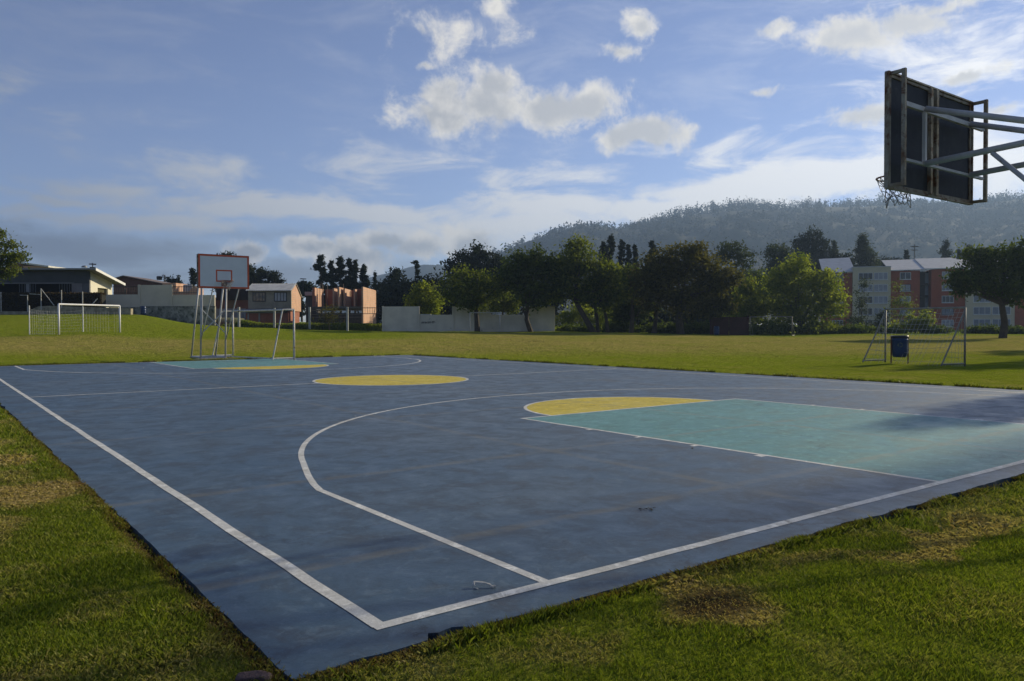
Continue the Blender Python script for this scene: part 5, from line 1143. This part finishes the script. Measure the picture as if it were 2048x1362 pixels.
MB().box((xa, .12, zb_), (xb, 1.0, zt_-.05)).obj('hedge_core', mat('hedge_core', (.012, .012, .006), None, 2, .95), F.T)

F = Fr('grassy_bank', 'overgrown grassy bank with yellow-green top behind the concrete-post fence', 'grass bank', 600, 660, 86.5)
N = 24000; rg_ = np.random.default_rng(15); xa, xb = F.x(436), F.x(766); u_ = rg_.random(N); xx = xa+(xb-xa)*u_
def bank_h(x): return F.z(649.5, 600)+.30*(fbm(x, 0*x, .5, 3, 7)-.5)+.38*sstep(F.x(520), F.x(480), x)*sstep(F.x(450), F.x(480), x)
yy = 2.6*rg_.random(N)**.7; P = np.stack([xx, yy, -.5+(bank_h(xx)+.5)*np.sin(np.clip(yy/1.5, 0, 1)*math.pi/2)+rg_.normal(0, .05, N)], 1)
a = rg_.normal(0, 1, (N, 3))*np.array([.5, .5, 1]); a /= np.linalg.norm(a, axis=1)[:, None]; b_ = rg_.normal(0, 1, (N, 3)); b_ -= a*(a*b_).sum(1)[:, None]; b_ /= np.linalg.norm(b_, axis=1)[:, None]; s_ = .13
npmesh('long_grass', np.stack([P-a*s_, P-b_*s_*.3, P+a*s_, P+b_*s_*.3], 1).reshape(-1, 3), 4, lf_bright, {'var': np.clip(rg_.random(N)*.7+.2*(P[:, 2] > bank_h(xx)-.2), 0, 1)}, F.T)
n = 60; xs_ = np.linspace(xa, xb, n); ys_ = np.linspace(0, 3.0, 10); mb = MB()
mb.add([(x, y, -.55+(float(bank_h(np.array([x]))[0])+.5)*math.sin(min(1, y/1.5)*math.pi/2)) for x in xs_ for y in ys_], [(i*10+j, (i+1)*10+j, (i+1)*10+j+1, i*10+j+1) for i in range(n-1) for j in range(9)])
mb.obj('earth', mat('bank_earth', (.045, .05, .015), (.03, .03, .012), 2, .95), F.T)

# unseen trees placed and sized for the shade they cast on court and lawn
def wtree(label, x, y, H_, r_, n, leaf, seed, low=.35, **kw):
    s = (x-CAM[0])*rt[0]+(y-CAM[1])*rt[1]; f = (x-CAM[0])*FH[0]+(y-CAM[1])*FH[1]
    T = thing('broadleaf_tree', label, 'tree', (x, y, tz(x, y)-.1), 0, 'unseen shade trees right of the picture'); rg_ = np.random.default_rng(seed); mb = MB()
    mb.tube([(0, 0, 0), (.1, .05, H_*low), (0, 0, H_*.8)], [.2, .15, .05], 8); P = []
    for k_ in range(9):
        v = rg_.normal(0, 1, 3); v /= np.linalg.norm(v); c = np.array([0, 0, H_*(low+1)/2])+v*np.array([r_*.55, r_*.55, H_*(1-low)/2*.6]); mb.tube([(0, 0, H_*low), tuple(c)], [.08, .02], 5)
        kc = int(n/9/20); w_ = rg_.normal(0, 1, (kc, 3)); w_ /= np.linalg.norm(w_, axis=1)[:, None]
        cc = c+w_*np.array([r_*.5, r_*.5, H_*(1-low)*.22]); P.append(np.repeat(cc, 20, 0)+rg_.normal(0, .22, (kc*20, 3)))
    mb.obj('trunk', MATS['bark_dark'], T); P = np.concatenate(P); N = len(P)
    a = rg_.normal(0, 1, (N, 3)); a /= np.linalg.norm(a, axis=1)[:, None]; b_ = rg_.normal(0, 1, (N, 3)); b_ -= a*(a*b_).sum(1)[:, None]; b_ /= np.linalg.norm(b_, axis=1)[:, None]
    npmesh('crown', np.stack([P-a*leaf, P-b_*leaf*.5, P+a*leaf, P+b_*leaf*.5], 1).reshape(-1, 3), 4, lf_dark, {'var': rg_.random(N)}, T)
SHADE = [(26.0, 2.15, 6.6, .62, 4200, .10), (64.0, -3.0, 25.0, 3.0, 4500, .17), (58.0, .1, 22.5, 1.3, 1500, .16), (47, 9.0, 8.5, 1.6, 3600, .16), (62, 12.5, 8, 2.5, 4000, .17)]  # the tall far ones are added to shade the lawn softly
for i, (x, y, h_, r_, n, lf_) in enumerate(SHADE): wtree('unseen leafy tree right of the court, placed to cast shade', x, y, h_, r_, n, lf_, 50+i)

# ================================================================ HILLS
def hill(name, ridge, d0, d1, m_, amp, rows=60, dens=4, kind='structure', zfoot=None):
    """ridge: (px,py) of the skyline at distance d1; the slope comes down to the plain at d0"""
    px = np.linspace(ridge[0][0], ridge[-1][0], int((ridge[-1][0]-ridge[0][0])/dens)); py = np.interp(px, [r[0] for r in ridge], [r[1] for r in ridge])
    V_ = np.zeros((rows+6, len(px), 3))
    for j in range(rows+6):
        q_ = j/(rows-1)
        for i in range(len(px)):
            if q_ <= 1:
                d = d0+(d1-d0)*q_; top = W(px[i], py[i], d1); s_ = 3*q_*q_-2*q_**3; s_ = .35*q_+.65*s_
                z = 2+(top[2]-2)*s_; p = W(px[i], 600, d)
                g = fbm(p[0]/60, p[1]/60, 1.0, 5, 13)-.5; z += amp*g*math.sin(math.pi*min(1, q_))*1.5
            else:
                d = d1+(d1-d0)*(q_-1)*3; top = W(px[i], py[i], d1); p = W(px[i], 600, d); z = top[2]*(1-(q_-1)*2.2)
            V_[j, i] = (p[0], p[1], z)
    nr, nc = V_.shape[:2]; idx = np.arange(nr*nc).reshape(nr, nc); q_ = np.stack([idx[:-1, :-1], idx[:-1, 1:], idx[1:, 1:], idx[1:, :-1]], -1).reshape(-1, 4)
    me = bpy.data.meshes.new(name); me.from_pydata([tuple(v) for v in V_.reshape(-1, 3)], [], [tuple(map(int, f)) for f in q_]); me.update(); me.polygons.foreach_set('use_smooth', [True]*len(me.polygons)); me.materials.append(m_)
    o = bpy.data.objects.new(name, me); COL.objects.link(o); tag(o, kind=kind); return V_
m_hill = mat('wooded_hillside', (.009, .014, .009), (.016, .022, .011), .012, .95, c3=(.032, .038, .017), t3=(.56, .7), s3=.006, spec=.1)
RID = [(960,560),(985,520),(1010,503),(1060,487),(1115,467),(1150,458),(1200,458),(1240,462),(1290,455),(1330,449),(1400,434),(1450,425),(1500,424),(1560,427),(1620,423),(1700,420),(1760,418),(1850,418),(1930,422),(1990,413),(2048,406),(2300,396)]
HV = hill('hills', RID, 480, 1500, m_hill, 26)
RID2 = [(640,600),(700,570),(740,555),(790,543),(820,534),(850,529),(885,531),(920,540),(980,555),(1060,560),(1200,575)]
hill('far_hills', RID2, 1400, 2050, m_hill, 18, rows=24, dens=6)
# forest clothing the hill: clumps of foliage, dense towards the ridge
rg_ = np.random.default_rng(77); P = []; VA = []; S_ = []
nr = 60; nc = HV.shape[1]
def put_tree(c, h_, w_, tone, m_, kind):
    if kind == 0:   # eucalyptus: bare stem and tuft
        zc = c[2]+h_*.68; q_ = rg_.normal(0, 1, (m_, 3))*np.array([w_*.42, w_*.42, h_*.16])+np.array([c[0], c[1], zc])
    else: 
        u = rg_.random(m_)**.6; q_ = np.stack([c[0]+rg_.normal(0, 1, m_)*w_*.36*u, c[1]+rg_.normal(0, 1, m_)*w_*.36*u, c[2]+h_*(1-u*.95)], 1)
    P.append(q_); VA.append(np.clip(tone+.2*rg_.normal(0, 1, m_), 0, 1)); S_.append(np.full(m_, w_*.10+.35))
stems = MB()
for i in range(nc):
    pxx = RID[0][0]+(RID[-1][0]-RID[0][0])*i/nc
    if pxx > 2180: continue
    dn = np.interp(pxx, [985, 1230, 1265, 1320, 1480, 1900, 1935, 1975, 2100], [.08, .1, .5, 1.0, 1.0, .9, .35, 1.0, 1.0])
    for r_ in range(3):
        if rg_.random() < dn*.55:
            c = HV[59, i]+np.array([rg_.normal(0, 3), rg_.normal(0, 3), -1.5-5*rg_.random()]); h_ = rg_.uniform(17, 31)*(.38+.62*dn)*(.75+.5*vnoise(pxx*.02, 0, 1, 3)); w_ = rg_.uniform(7, 12)*(.5+.5*dn)
            put_tree(c, h_, w_, rg_.random()*.7, 70, 0 if rg_.random() < .6 else 1); stems.tube([tuple(c), (c[0], c[1], c[2]+h_*.7)], [.35, .2], 3, False)
for _ in range(3800):
    j = int(59*rg_.random()**.55); i = rg_.integers(0, nc); pxx = RID[0][0]+(RID[-1][0]-RID[0][0])*i/nc
    if pxx > 2180: continue
    v = HV[j, i]; fo = vnoise(v[0]*.008, v[1]*.008, 1, 5)
    if pxx < 1270 and rg_.random() < .6: continue
    if fo < .33 and rg_.random() < .8: continue
    put_tree(v+np.array([rg_.normal(0, 6), rg_.normal(0, 6), -1]), rg_.uniform(8, 15), rg_.uniform(8, 14), rg_.random(), 26, 1)
P = np.concatenate(P); VA = np.concatenate(VA); s_ = np.concatenate(S_)[:, None]*(.6+.8*rg_.random(len(P)))[:, None]; N = len(P)
a = rg_.normal(0, 1, (N, 3)); a /= np.linalg.norm(a, axis=1)[:, None]; b_ = rg_.normal(0, 1, (N, 3)); b_ -= a*(a*b_).sum(1)[:, None]; b_ /= np.linalg.norm(b_, axis=1)[:, None]
fo_ = npmesh('hillside_forest', np.stack([P-a*s_, P-b_*s_*.7, P+a*s_, P+b_*s_*.7], 1).reshape(-1, 3), 4, lf_far, {'var': VA}); tag(fo_, 'dark eucalyptus forest covering the hazy hills on the right', 'forest', kind='stuff')
st = stems.obj('forest_trunks', MATS['bark_dark'], fo_)

# ================================================================ HAZE
hz = MB().box((-2700, -2700, -62), (2700, 2300, 250)).obj('haze', None); tag(hz, 'thin bluish haze over the field and hills', 'haze', kind='stuff')
m = bpy.data.materials.new('haze'); m.use_nodes = True; tt = NT(m.node_tree); tt.n.clear()
pv = tt.new('ShaderNodeVolumePrincipled'); pv.inputs['Color'].default_value = (.31, .45, .69, 1); pv.inputs['Density'].default_value = .00037; pv.inputs['Anisotropy'].default_value = .3
ou = tt.new('ShaderNodeOutputMaterial'); tt.l.new(pv.outputs[0], ou.inputs['Volume']); hz.data.materials.append(m)
m.volume_intersection_method = 'FAST' if hasattr(m, 'volume_intersection_method') else None
